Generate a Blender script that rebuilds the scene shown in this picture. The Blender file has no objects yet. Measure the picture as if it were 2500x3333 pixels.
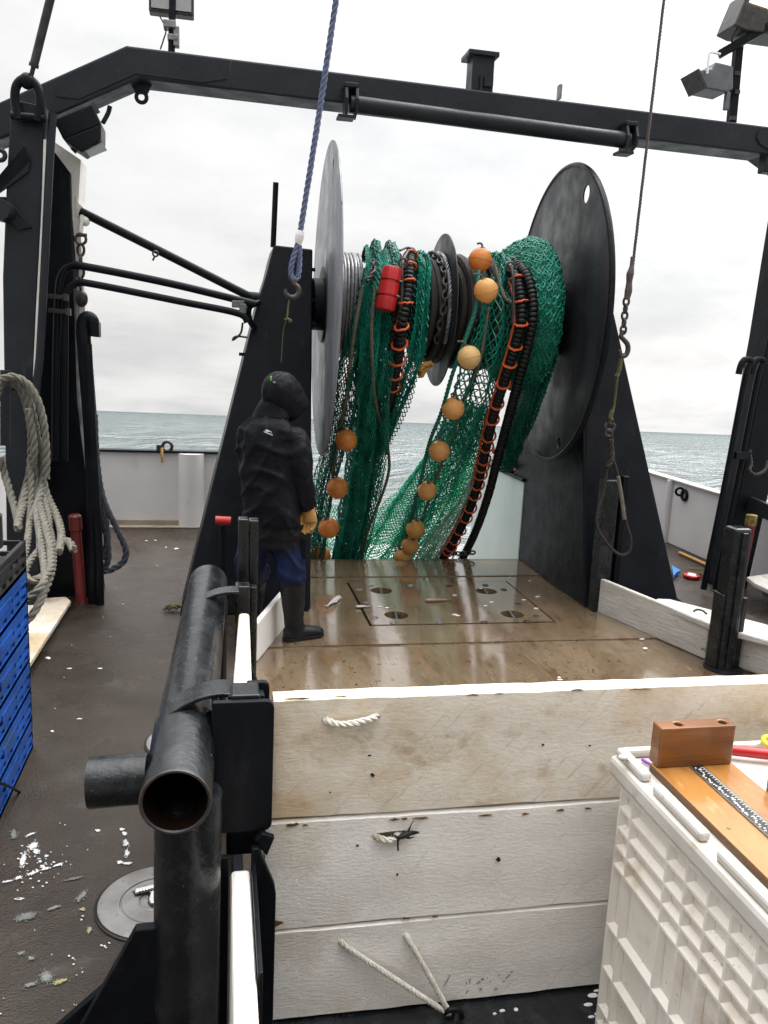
import bpy, bmesh, math, random
import numpy as np
from mathutils import Vector, Matrix, noise as mn
random.seed(7); rng = np.random.default_rng(7)
S = bpy.context.scene; COL = S.collection
# ---------------------------------------------------------------- camera (boat frame: x starboard, y aft, z up, deck at z=0)
F = 2696.; CX, CY, H = 1250., 1666.5, 1.95
_y, _p, _r = math.radians(11.5), math.radians(11.0), math.radians(2.7)
cf = np.array([math.sin(_y)*math.cos(_p), math.cos(_y)*math.cos(_p), -math.sin(_p)])
_r0 = np.array([math.cos(_y), -math.sin(_y), 0.]); _u0 = np.cross(_r0, cf)
cr = _r0*math.cos(_r)+_u0*math.sin(_r); cu = _u0*math.cos(_r)-_r0*math.sin(_r)
C0 = np.array([0, 0, H])
cam = bpy.data.cameras.new('camera'); co = bpy.data.objects.new('camera', cam); COL.objects.link(co)
co.matrix_world = Matrix(((cr[0], cu[0], -cf[0], 0), (cr[1], cu[1], -cf[1], 0), (cr[2], cu[2], -cf[2], H), (0, 0, 0, 1)))
cam.sensor_fit = 'VERTICAL'; cam.sensor_height = 32; cam.sensor_width = 24; cam.lens = 32*F/3333.3
cam.clip_end = 20000; cam.clip_start = .05; S.camera = co
# survey helpers: where the ray through a photo point meets a plane of the boat
def ray(x, y): return cf+cr*(x-CX)/F-cu*(y-CY)/F
def PZ(x, y, z=0.): d = ray(x, y); return C0+d*(z-H)/d[2]
def PY(x, y, Y): d = ray(x, y); return C0+d*Y/d[1]
def PX(x, y, X): d = ray(x, y); return C0+d*X/d[0]
# ---------------------------------------------------------------- world, sun, exposure
SEAN = np.array([0.008, 0.083, 0.9965]); SEAN /= np.linalg.norm(SEAN)     # the boat trims by the bow: sea level is tilted against its deck
SUN_AZ, SUN_EL = math.radians(62), math.radians(48)                         # azimuth from +y (aft) towards +x
W = bpy.data.worlds.new('World'); S.world = W; W.use_nodes = True
nt = W.node_tree; N = nt.nodes; L = nt.links
def vmath(op, a, b):
    n = N.new('ShaderNodeVectorMath'); n.operation = op
    for i, v in enumerate((a, b)):
        if isinstance(v, bpy.types.NodeSocket): L.new(v, n.inputs[i])
        else: n.inputs[i].default_value = v
    return n
def wm(op, a, b=0., c=0.):
    n = N.new('ShaderNodeMath'); n.operation = op
    for i, v in enumerate((a, b, c)):
        if isinstance(v, bpy.types.NodeSocket): L.new(v, n.inputs[i])
        else: n.inputs[i].default_value = v
    return n.outputs[0]
bg = N['Background']; bg.inputs[1].default_value = .1
sky = N.new('ShaderNodeTexSky'); sky.sky_type = 'NISHITA'; sky.sun_disc = False
sky.sun_elevation = SUN_EL; sky.sun_rotation = SUN_AZ
tc = N.new('ShaderNodeTexCoord').outputs['Generated']
el = vmath('DOT_PRODUCT', tc, tuple(SEAN)).outputs['Value']
elc = wm('MAXIMUM', el, 0.)
sd = (math.sin(SUN_AZ)*math.cos(SUN_EL), math.cos(SUN_AZ)*math.cos(SUN_EL), math.sin(SUN_EL))
dots = vmath('DOT_PRODUCT', tc, sd).outputs['Value']
# clouds on a flat layer: direction divided by elevation
inv = wm('DIVIDE', 1., wm('ADD', elc, .22))
cl = vmath('SCALE', tc, (0, 0, 0)); L.new(inv, cl.inputs['Scale'])
def cnoise(scale, det, rough, off):
    mp = N.new('ShaderNodeMapping'); mp.inputs['Location'].default_value = off; mp.inputs['Scale'].default_value = (.9, .9, .6)
    L.new(cl.outputs[0], mp.inputs[0]); n = N.new('ShaderNodeTexNoise')
    n.inputs['Scale'].default_value = scale; n.inputs['Detail'].default_value = det; n.inputs['Roughness'].default_value = rough
    L.new(mp.outputs[0], n.inputs['Vector']); return n.outputs['Fac']
c1 = cnoise(1.15, 9, .55, (3.1, 1.7, 0)); c2 = cnoise(3.4, 8, .6, (7.3, 2.2, 5))
cc = wm('ADD', wm('MULTIPLY', c1, .7), wm('MULTIPLY', c2, .3))
cr_ = N.new('ShaderNodeMapRange'); L.new(cc, cr_.inputs[0])
cr_.inputs[1].default_value = .34; cr_.inputs[2].default_value = .62; cr_.inputs[3].default_value = .86; cr_.inputs[4].default_value = 1.10
cr_.interpolation_type = 'SMOOTHSTEP'
lum = wm('MULTIPLY', cr_.outputs[0], wm('ADD', .72, wm('MULTIPLY', wm('POWER', elc, 4.), 4.3)))
glow = wm('POWER', wm('MAXIMUM', dots, 0.), 3.)
lum = wm('MULTIPLY', lum, wm('ADD', .90, wm('MULTIPLY', glow, .95)))
lum10 = wm('MULTIPLY', lum, 10.)
tint = N.new('ShaderNodeMix'); tint.data_type = 'RGBA'
tint.inputs[6].default_value = (.78, .85, 1.04, 1); tint.inputs[7].default_value = (1., .995, .985, 1); L.new(cr_.outputs[0], tint.inputs[0])
sc = vmath('SCALE', tint.outputs[2], (0, 0, 0)); L.new(lum10, sc.inputs['Scale'])
mx = N.new('ShaderNodeMix'); mx.data_type = 'RGBA'; mx.inputs[0].default_value = .95
L.new(sky.outputs[0], mx.inputs[6]); L.new(sc.outputs[0], mx.inputs[7]); L.new(mx.outputs[2], bg.inputs[0])
sl = bpy.data.lights.new('sun', 'SUN'); sl.energy = .9; sl.angle = math.radians(25); sl.color = (1, .97, .92)
so = bpy.data.objects.new('sun', sl); COL.objects.link(so)
so.rotation_euler = Vector((-sd[0], -sd[1], -sd[2])).to_track_quat('-Z', 'Y').to_euler(); so.location = (4, 4, 9)
S.view_settings.view_transform = 'Standard'; S.view_settings.look = 'None'; S.view_settings.exposure = .35; S.view_settings.gamma = 1
S.render.engine = 'CYCLES'; S.render.resolution_x = 768; S.render.resolution_y = 1024
# ---------------------------------------------------------------- materials
def srgb(*c): return tuple(((v/255)/12.92 if v/255 <= .04045 else ((v/255+.055)/1.055)**2.4) for v in c)
def mat(name, col, col2=None, nscale=6., nstretch=(1, 1, 1), nlo=.35, nhi=.65, rough=.5, rvar=None, rscale=5., metal=0., spots=(), bump=(), spec=.5, coat=0., trans=0., sss=0., zsplit=None, wave=None):
    m = bpy.data.materials.new(name); m.use_nodes = True; t = m.node_tree; n = t.nodes; l = t.links
    b = n['Principled BSDF']; tco = n.new('ShaderNodeTexCoord').outputs['Object']
    def nz(scale, stretch=(1, 1, 1), det=6., rg=.6, off=(0, 0, 0)):
        mp = n.new('ShaderNodeMapping'); mp.inputs['Scale'].default_value = stretch[:3]; mp.inputs['Location'].default_value = off; 
        if len(stretch) > 3: mp.vector_type = 'TEXTURE'; mp.inputs['Scale'].default_value = tuple(1/q for q in stretch[:3]); mp.inputs['Rotation'].default_value = (0, stretch[3], 0)
        l.new(tco, mp.inputs[0]); x = n.new('ShaderNodeTexNoise'); x.inputs['Scale'].default_value = scale
        x.inputs['Detail'].default_value = det; x.inputs['Roughness'].default_value = rg; l.new(mp.outputs[0], x.inputs['Vector']); return x.outputs['Fac']
    def mr(s, a, b_, c=0., d=1.):
        x = n.new('ShaderNodeMapRange'); l.new(s, x.inputs[0])
        for i, v in enumerate((a, b_, c, d)): x.inputs[i+1].default_value = v
        return x.outputs[0]
    def mixc(f, a, b_):
        x = n.new('ShaderNodeMix'); x.data_type = 'RGBA'; l.new(f, x.inputs[0])
        for i, v in ((6, a), (7, b_)):
            if isinstance(v, bpy.types.NodeSocket): l.new(v, x.inputs[i])
            else: x.inputs[i].default_value = (*v, 1)
        return x.outputs[2]
    cur = None
    if col2 is not None: cur = mixc(mr(nz(nscale, nstretch), nlo, nhi), col, col2)
    if zsplit:      # a second cloth colour above a seam height
        sp = n.new('ShaderNodeSeparateXYZ'); l.new(tco, sp.inputs[0])
        ad = n.new('ShaderNodeMath'); ad.operation = 'MULTIPLY_ADD'; l.new(nz(4.), ad.inputs[0]); ad.inputs[1].default_value = .12; l.new(sp.outputs[2], ad.inputs[2])
        cur = mixc(mr(ad.outputs[0], zsplit[0], zsplit[0]+.02), cur or col, zsplit[1])
    for i, (sc_, ss, st, lo, hi) in enumerate(spots):
        cur = mixc(mr(nz(ss, st, 5., .65, (i*7.7, 3.3*i, 1.1*i)), lo, hi), cur or col, sc_)
    if cur is not None: l.new(cur, b.inputs['Base Color'])
    else: b.inputs['Base Color'].default_value = (*col, 1)
    b.inputs['Roughness'].default_value = rough
    if rvar: l.new(mr(nz(rscale, (1, 1, 1), 5., .6, (9, 4, 2)), .35, .65, *rvar), b.inputs['Roughness'])
    b.inputs['Metallic'].default_value = metal; b.inputs['Specular IOR Level'].default_value = spec
    b.inputs['Coat Weight'].default_value = coat; b.inputs['Coat Roughness'].default_value = .08
    if sss: b.inputs['Subsurface Weight'].default_value = sss; b.inputs['Subsurface Radius'].default_value = (.05, .03, .02); b.inputs['Subsurface Scale'].default_value = .3
    prev = None
    for i, (sc_, stg, dist, st) in enumerate(bump):
        bp = n.new('ShaderNodeBump'); bp.inputs['Strength'].default_value = stg; bp.inputs['Distance'].default_value = dist
        l.new(nz(sc_, st, 6., .6, (2.*i, 5., 1.)), bp.inputs['Height'])
        if prev: l.new(prev, bp.inputs['Normal'])
        prev = bp.outputs[0]
    if prev: l.new(prev, b.inputs['Normal'])
    if trans:
        tb = n.new('ShaderNodeBsdfTranslucent'); ms = n.new('ShaderNodeMixShader'); ms.inputs[0].default_value = trans
        if cur is not None: l.new(cur, tb.inputs[0])
        else: tb.inputs[0].default_value = (*col, 1)
        l.new(b.outputs[0], ms.inputs[1]); l.new(tb.outputs[0], ms.inputs[2]); l.new(ms.outputs[0], n['Material Output'].inputs[0])
    return m
U = (1, 1, 1)
M = {}
M['gantry'] = mat('gantry_paint', (.013, .0155, .019), (.019, .022, .027), 3., rough=.4, rvar=(.3, .5), rscale=6., spec=.2,
    spots=(((.25, .25, .24), 60., U, .74, .77), ((.05, .05, .05), 4., U, .66, .80), ((.07, .035, .018), 12., (1, 1, .15), .70, .80)), bump=((18., .25, .01, U), (90., .15, .004, U)))
M['black'] = mat('black_paint', (.0035, .0045, .0065), (.007, .0085, .0115), 3., rough=.36, spec=.13, rvar=(.32, .46), rscale=7.,
    spots=(((.30, .30, .29), 60., U, .735, .76), ((.09, .045, .025), 4., U, .70, .80), ((.018, .02, .023), 14., (1, 1, .25), .60, .75), ((.045, .020, .009), 9., (1, 1, .12), .67, .78)), bump=((18., .25, .01, U), (90., .15, .004, U)))
M['blackwet'] = mat('wet_black_paint', (.004, .005, .006), (.010, .012, .014), 5., rough=.2, rvar=(.10, .34), rscale=9., coat=.12, spec=.3,
    spots=(((.016, .018, .021), 7., (2.2, 1, 2.2), .50, .62), ((.45, .44, .42), 75., U, .705, .725), ((.06, .03, .015), 8., U, .70, .8)), bump=((30., .35, .010, U), (110., .3, .004, U)))
M['grey_flange'] = mat('worn_flange_paint', (.010, .0115, .0135), (.022, .0245, .028), 5., (1, 1, .3), spec=.3, rough=.42, rvar=(.3, .55),
    spots=(((.02, .02, .022), 24., (1, 1, .3), .6, .66), ((.2, .2, .21), 40., (1, 1, .2), .72, .76)), bump=((30., .3, .006, U),))
M['bare_flange'] = mat('scuffed_bare_flange', (.13, .138, .155), (.22, .23, .25), 4., (1, 1, .18), rough=.38, rvar=(.28, .5), metal=.15,
    spots=(((.05, .05, .055), 16., (1, 1, .12), .6, .68),), bump=((26., .3, .006, (1, 1, .2)),))
M['deck'] = mat('nonskid_deck', (.018, .0115, .0070), (.034, .0245, .0165), 2.6, rough=.36, rvar=(.18, .55), rscale=1.7,
    spots=(((.055, .047, .040), 5., U, .58, .75), ((.032, .021, .012), 3., U, .56, .7), ((.3, .3, .29), 40., U, .765, .785)), bump=((130., .8, .006, U), (14., .25, .01, U)), spec=.4)
M['work'] = mat('wet_sheathing', (.108, .074, .043), (.17, .124, .078), 2.2, (1.3, .5, 1), rough=.15, rvar=(.03, .22), rscale=1.8, coat=.5,
    spots=(((.075, .040, .018), 1.1, (1, .8, 1), .52, .72), ((.045, .026, .012), 26., (1, .6, 1), .605, .66), ((.09, .052, .027), 5., (1.6, .35, 1), .56, .68), ((.22, .165, .10), 9., (2, .25, 1), .62, .76), ((.10, .062, .034), 16., (3., .12, 1), .63, .70), ((.03, .015, .008), 60., U, .63, .68)), bump=((5., .06, .02, (1.4, .6, 1)), (60., .06, .004, (1, .4, 1))), spec=.6)
M['workdark'] = mat('wet_sheathing_rust', (.085, .048, .028), (.16, .105, .06), 3., rough=.15, rvar=(.05, .3), spots=(((.03, .016, .01), 20., U, .6, .66),), bump=((9., .12, .02, U),))
M['white'] = mat('white_board', (.78, .735, .655), (.70, .645, .545), 3., rough=.42, rvar=(.35, .55),
    spots=(((.50, .34, .17), 1.9, (1, 1, 1.2), .44, .72), ((.38, .235, .11), 5.5, (1, 1, 1.3), .55, .76), ((.48, .37, .24), 26., (3., 1, .22, .7), .58, .78), ((.12, .08, .05), 60., U, .70, .73)), bump=((55., .35, .006, (1, 1, 2.5)), (9., .2, .01, U)))
M['whiteclean'] = mat('white_board_scuffed', (.82, .79, .75), (.75, .715, .67), 4., rough=.4,
    spots=(((.55, .45, .32), 2.2, U, .58, .8), ((.60, .56, .51), 26., (3., 1, .22, .7), .58, .78), ((.12, .10, .08), 50., U, .725, .75)), bump=((60., .4, .006, (1, 1, 2.5)), (10., .25, .01, U)))
M['whiteold'] = mat('weathered_white_wood', (.52, .50, .465), (.40, .38, .34), 7., (1, .25, 1), rough=.55,
    spots=(((.16, .13, .10), 26., (1, .2, 1.6), .635, .68), ((.30, .27, .2), 6., U, .62, .75)), bump=((34., .6, .01, (1, .15, 2)),))
M['bulwark'] = mat('bulwark_paint', (.60, .58, .585), (.54, .52, .53), 2., rough=.4, spots=(((.42, .37, .30), 2.5, (1, 1, .5), .62, .8),), bump=((5., .12, .02, U),))
M['bulwarkfoot'] = mat('dirty_bulwark_foot', (.30, .26, .20), (.20, .17, .13), 4., rough=.5)
M['ramp'] = mat('bounce_tinted_ramp_wall', (.58, .62, .60), (.48, .55, .53), 2., rough=.35, spots=(((.2, .2, .18), 40., U, .72, .75),))  # green light bounced from the net is mixed into this white
M['steel'] = mat('dull_steel', (.028, .026, .025), (.06, .055, .052), 20., rough=.4, metal=.4, spots=(((.10, .05, .03), 14., U, .58, .7),))
M['rust'] = mat('rusty_pipe_bore', (.014, .005, .0025), (.005, .003, .002), 8., rough=.9, spec=.05)
M['galv'] = mat('galvanised_wire', (.24, .24, .25), (.14, .14, .145), 30., rough=.38, metal=.6)
M['wire'] = mat('brown_wire_rope', (.075, .05, .045), (.05, .038, .035), 30., rough=.5)
M['brownrope'] = mat('tarred_brown_rope', (.026, .018, .014), (.014, .011, .0095), 16., rough=.7, bump=((90., .8, .006, (3, 1, 1)),))
M['greyrope'] = mat('old_grey_rope', (.15, .135, .105), (.09, .09, .078), 22., rough=.8, spots=(((.28, .17, .08), 9., U, .63, .72),), bump=((140., .6, .004, U),))
M['darkrope'] = mat('dark_blue_grey_rope', (.05, .055, .075), (.03, .032, .04), 22., rough=.75, bump=((140., .6, .004, U),))
M['bluerope'] = mat('blue_mooring_rope', (.080, .098, .185), (.12, .14, .235), 18., rough=.65, spots=(((.35, .12, .10), 26., U, .69, .73),), bump=((140., .5, .004, U),))
M['whiterope'] = mat('white_braided_rope', (.62, .60, .54), (.50, .47, .39), 30., rough=.75, spots=(((.25, .20, .11), 5., U, .56, .7),), bump=((170., .8, .004, U),))
M['tape'] = mat('white_tape', (.72, .72, .70), rough=.45, bump=((60., .5, .004, U),))
M['twine'] = mat('yellow_green_twine', (.10, .095, .035), (.055, .06, .025), 30., rough=.7)
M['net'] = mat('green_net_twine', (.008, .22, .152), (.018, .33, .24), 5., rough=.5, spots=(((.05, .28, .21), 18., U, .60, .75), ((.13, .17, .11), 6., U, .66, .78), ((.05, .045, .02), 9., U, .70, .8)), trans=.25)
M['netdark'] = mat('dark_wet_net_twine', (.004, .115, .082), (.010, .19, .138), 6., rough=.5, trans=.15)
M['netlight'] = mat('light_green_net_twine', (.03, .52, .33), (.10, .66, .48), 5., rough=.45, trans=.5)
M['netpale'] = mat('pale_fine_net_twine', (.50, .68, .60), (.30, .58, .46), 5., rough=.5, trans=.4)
M['nettie'] = mat('brown_selvedge_rope', (.16, .11, .06), (.06, .09, .08), 30., rough=.7)
M['netcore'] = mat('packed_net', (.005, .13, .08), (.012, .22, .14), 34., rough=.7, spots=(((.02, .25, .17), 70., (1, 1, .4), .58, .68), ((.2, .05, .03), 34., U, .73, .76)), bump=((55., 1., .02, U), (130., .8, .01, U)))
M['rubber'] = mat('black_rubber_disc', (.005, .005, .006), (.010, .010, .011), 20., rough=.42, spec=.25, spots=(((.06, .055, .05), 25., U, .68, .75),))
M['lash'] = mat('orange_lashing', (.62, .095, .012), (.45, .06, .01), 20., rough=.55)
M['float'] = mat('orange_float', (.78, .40, .11), (.84, .49, .18), 4., rough=.38, spots=(((.42, .19, .06), 9., U, .66, .75), ((.78, .5, .22), 3., U, .6, .8)), bump=((18., .12, .006, U),), sss=.12, trans=.36)
M['floatdeep'] = mat('deep_orange_float', (.72, .26, .05), (.78, .34, .09), 4., rough=.3, spots=(((.36, .13, .03), 9., U, .62, .75), ((.74, .42, .16), 3., U, .6, .8)), bump=((18., .12, .006, U),), sss=.1, trans=.34)
M['floatpale'] = mat('bleached_float', (.78, .50, .19), (.82, .58, .27), 4., rough=.42, spots=(((.40, .22, .08), 11., U, .6, .75), ((.16, .1, .05), 30., U, .68, .73)), bump=((18., .12, .006, U),), sss=.1, trans=.34)
M['red'] = mat('red_plastic', (.46, .012, .014), (.36, .010, .012), 6., rough=.28, spots=(((.55, .25, .22), 40., U, .73, .75),))
M['redpaint'] = mat('worn_red_paint', (.13, .008, .008), (.08, .007, .007), 5., rough=.45, spots=(((.08, .03, .02), 9., U, .66, .74),))
M['redbright'] = mat('bright_red_grip', (.52, .03, .02), (.42, .02, .015), 8., rough=.4)
M['cloth'] = mat('dark_jacket_cloth', (.003, .0035, .006), (.0055, .0062, .010), 5., rough=.55, spec=.14, spots=(((.22, .22, .22), 60., U, .765, .78),), bump=((5., .7, .035, (1.6, 1.6, .7)), (13., .4, .015, (1.5, 1.5, .5))))
M['trous'] = mat('blue_trouser_cloth', (.006, .014, .055), (.004, .009, .032), 6., rough=.6, spec=.2, zsplit=(.72, (.005, .0055, .0075)), bump=((10., .6, .02, U),))
M['boot'] = mat('black_rubber_boot', (.005, .0065, .008), (.010, .012, .014), 9., rough=.36, spec=.3, spots=(((.3, .3, .3), 70., U, .74, .76),), bump=((12., .35, .01, (1, 1, 2)),))
M['glove'] = mat('tan_work_glove', (.42, .23, .055), (.30, .15, .035), 14., rough=.7, bump=((40., .5, .006, U),))
M['skin'] = mat('skin', (.45, .26, .18), (.40, .22, .15), 8., rough=.5)
M['logo'] = mat('white_print', (.6, .6, .6), rough=.5)
M['lime'] = mat('lime_tag', (.10, .40, .03), rough=.5)
M['tote'] = mat('dirty_white_plastic', (.80, .755, .69), (.72, .66, .58), 4., rough=.38, spots=(((.40, .29, .17), 4., U, .55, .80), ((.30, .22, .14), 28., (1, 1, .4), .66, .73), ((.25, .16, .09), 70., (1, 1, .5), .67, .71)), bump=((30., .15, .004, U),))
M['lid'] = mat('white_tote_lid', (.60, .575, .54), (.50, .465, .41), 5., rough=.34, spots=(((.38, .27, .15), 9., U, .58, .74), ((.2, .12, .06), 40., U, .68, .73)))
M['wood'] = mat('varnished_wood', (.30, .125, .028), (.41, .205, .06), 9., (1, .25, 4), rough=.22, coat=.4, spots=(((.17, .065, .02), 5., (1, .5, 1), .54, .72), ((.55, .36, .18), 7., (1.5, .5, 1), .60, .74), ((.06, .03, .015), 20., U, .66, .71)), bump=((40., .2, .003, (1, .2, 4)),))
M['wooddark'] = mat('oiled_block_wood', (.13, .042, .007), (.22, .080, .016), 8., (.3, 1, 3), rough=.32, coat=.15, spots=(((.05, .02, .01), 6., U, .62, .75),), bump=((30., .25, .004, (.2, 1, 4)),))
M['ply'] = mat('ply_edge', (.16, .08, .03), (.07, .035, .015), 40., (.2, .2, 9), rough=.6)
M['ruler'] = mat('black_rule', (.012, .012, .013), (.03, .03, .03), 12., rough=.3)
M['rulemark'] = mat('rule_print', (.75, .75, .73), rough=.5)
M['yellow'] = mat('yellow_plastic', (.65, .50, .01), rough=.35)
M['dirtyyellow'] = mat('dirty_yellow_paint', (.26, .17, .03), (.03, .022, .01), 26., rough=.5)
M['purple'] = mat('purple_plastic', (.25, .05, .40), rough=.35)
M['blue'] = mat('blue_crate_plastic', (.004, .042, .20), (.006, .075, .36), 5., rough=.35, spots=(((.015, .06, .09), 6., U, .58, .68), ((.03, .16, .03), 26., U, .73, .76)))
M['blackcrate'] = mat('black_crate_plastic', (.012, .012, .014), (.022, .022, .024), 9., rough=.4)
M['bluescrap'] = mat('blue_plastic_scrap', (.02, .16, .45), rough=.35)
M['broom'] = mat('yellow_pine_handle', (.42, .23, .05), (.33, .17, .035), 14., rough=.5)
M['whitewall'] = mat('bounce_house_paint', (.74, .71, .66), (.68, .65, .60), 2., rough=.45)  # kept pale so the added house front bounces light onto the boards
M['iron'] = mat('cast_manhole', (.24, .23, .22), (.16, .15, .145), 12., rough=.48, metal=.35, spots=(((.10, .09, .08), 40., U, .62, .7),), bump=((60., .3, .004, U),))
M['chrome'] = mat('polished_latch', (.62, .61, .58), rough=.25, metal=.9)
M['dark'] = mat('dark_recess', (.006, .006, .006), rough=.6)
M['paint'] = mat('white_paint_splash', (.58, .59, .60), (.45, .46, .47), 30., rough=.6, bump=((80., .6, .004, U),))
M['paintgrey'] = mat('grey_paint_splash', (.17, .18, .17), (.10, .105, .10), 20., rough=.6)
M['paintyel'] = mat('yellow_paint_splash', (.25, .24, .12), rough=.6)
M['ink'] = mat('faded_marker_ink', (.07, .07, .08), (.2, .2, .2), 60., rough=.6)
M['fish'] = mat('brown_fish_skin', (.15, .09, .06), (.24, .17, .13), 30., rough=.25)
M['fishpale'] = mat('silver_fish_skin', (.55, .53, .52), (.40, .37, .35), 30., rough=.25)
M['scrap'] = mat('pale_fish_scrap', (.62, .62, .62), rough=.3)
M['alu'] = mat('grey_aluminium', (.15, .155, .165), (.10, .105, .11), 8., rough=.4, metal=.4)
M['lampglass'] = mat('lamp_glass', (.30, .30, .30), rough=.15)
def emis(name, c, s):
    m = bpy.data.materials.new(name); m.use_nodes = True; b = m.node_tree.nodes['Principled BSDF']
    b.inputs['Base Color'].default_value = (.8, .8, .8, 1); b.inputs['Emission Color'].default_value = (*c, 1); b.inputs['Emission Strength'].default_value = s; return m
M['lit'] = emis('lit_lamp', (1, .86, .55), 4.)
def seamat():
    m = bpy.data.materials.new('sea_water'); m.use_nodes = True; t = m.node_tree; n = t.nodes; l = t.links; b = n['Principled BSDF']
    tco = n.new('ShaderNodeTexCoord').outputs['Object']
    def nz(s, st, d=8., r=.6):
        mp = n.new('ShaderNodeMapping'); mp.inputs['Scale'].default_value = st; mp.inputs['Rotation'].default_value = (0, 0, .3); l.new(tco, mp.inputs[0])
        x = n.new('ShaderNodeTexNoise'); x.inputs['Scale'].default_value = s; x.inputs['Detail'].default_value = d; x.inputs['Roughness'].default_value = r
        l.new(mp.outputs[0], x.inputs['Vector']); return x.outputs['Fac']
    def mr(s, a, b_, c=0., d=1.):
        x = n.new('ShaderNodeMapRange'); l.new(s, x.inputs[0])
        for i, v in enumerate((a, b_, c, d)): x.inputs[i+1].default_value = v
        return x.outputs[0]
    foam = n.new('ShaderNodeMath'); foam.operation = 'MULTIPLY'
    l.new(mr(nz(.05, (.8, .5, 1)), .56, .63), foam.inputs[0]); l.new(mr(nz(.55, (.4, 1.5, 1)), .58, .64), foam.inputs[1])
    c = n.new('ShaderNodeMix'); c.data_type = 'RGBA'; l.new(mr(nz(.05, (.6, 1.6, 1), 12., .75), .40, .60), c.inputs[0])
    c.inputs[6].default_value = (.008, .024, .026, 1); c.inputs[7].default_value = (.060, .100, .098, 1)
    c3_ = n.new('ShaderNodeMix'); c3_.data_type = 'RGBA'; l.new(mr(nz(.11, (1.2, .35, 1), 8., .7), .5, .62), c3_.inputs[0]); l.new(c.outputs[2], c3_.inputs[6]); c3_.inputs[7].default_value = (.012, .032, .034, 1); c = c3_
    c2_ = n.new('ShaderNodeMix'); c2_.data_type = 'RGBA'; l.new(foam.outputs[0], c2_.inputs[0]); l.new(c.outputs[2], c2_.inputs[6]); c2_.inputs[7].default_value = (.62, .66, .66, 1)
    l.new(c2_.outputs[2], b.inputs['Base Color']); b.inputs['Roughness'].default_value = .2; b.inputs['IOR'].default_value = 1.33; b.inputs['Specular IOR Level'].default_value = .3
    prev = None
    for s, st, d, stg in ((.22, (.6, 1.5, 1), 1.6, 1.), (.9, (.6, 1.4, 1), .5, 1.), (4., U, .06, 1.)):
        bp = n.new('ShaderNodeBump'); bp.inputs['Strength'].default_value = stg; bp.inputs['Distance'].default_value = d; l.new(nz(s, st, 6.), bp.inputs['Height'])
        if prev: l.new(prev, bp.inputs['Normal'])
        prev = bp.outputs[0]
    df = n.new('ShaderNodeBsdfDiffuse'); gl = n.new('ShaderNodeBsdfGlossy'); ms = n.new('ShaderNodeMixShader'); ms.inputs[0].default_value = .27; gl.inputs['Roughness'].default_value = .22
    l.new(c2_.outputs[2], df.inputs[0]); l.new(prev, df.inputs['Normal']); l.new(prev, gl.inputs['Normal']); l.new(df.outputs[0], ms.inputs[1]); l.new(gl.outputs[0], ms.inputs[2])
    l.new(ms.outputs[0], n['Material Output'].inputs[0]); return m
M['sea'] = seamat()
# ---------------------------------------------------------------- mesh helpers
def V3(p): return np.array(p, float)
def unit(v): v = V3(v); return v/np.linalg.norm(v)
def cat(pts, n=60):          # Catmull-Rom through points, n samples evenly by length
    P = np.array([V3(p) for p in pts]); P = np.vstack([2*P[0]-P[1], P, 2*P[-1]-P[-2]]); out = []
    for i in range(1, len(P)-2):
        for t in np.linspace(0, 1, 14, endpoint=False):
            a, b, c, d = P[i-1:i+3]
            out.append(.5*((2*b)+(-a+c)*t+(2*a-5*b+4*c-d)*t*t+(-a+3*b-3*c+d)*t**3))
    out.append(P[-2]); return resample(np.array(out), n)
def resample(P, n):
    P = np.array(P, float); d = np.r_[0, np.cumsum(np.linalg.norm(np.diff(P, axis=0), axis=1))]; s = np.linspace(0, d[-1], n)
    return np.stack([np.interp(s, d, P[:, k]) for k in range(P.shape[1])], 1)
def plen(P): return float(np.sum(np.linalg.norm(np.diff(np.array(P), axis=0), axis=1)))
def frames(P, closed=False):
    P = np.array(P, float); T = np.gradient(P, axis=0)
    if closed: T = np.roll(P, -1, 0)-np.roll(P, 1, 0)
    T /= np.maximum(np.linalg.norm(T, axis=1)[:, None], 1e-9)
    a = V3((0, 0, 1)) if abs(T[0][2]) < .9 else V3((1, 0, 0)); n = a-T[0]*(a@T[0]); n /= np.linalg.norm(n); Ns = [n]
    for i in range(1, len(P)):
        n = Ns[-1]-T[i]*(Ns[-1]@T[i]); n /= np.linalg.norm(n); Ns.append(n)
    Ns = np.array(Ns); return T, Ns, np.cross(T, Ns)
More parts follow.
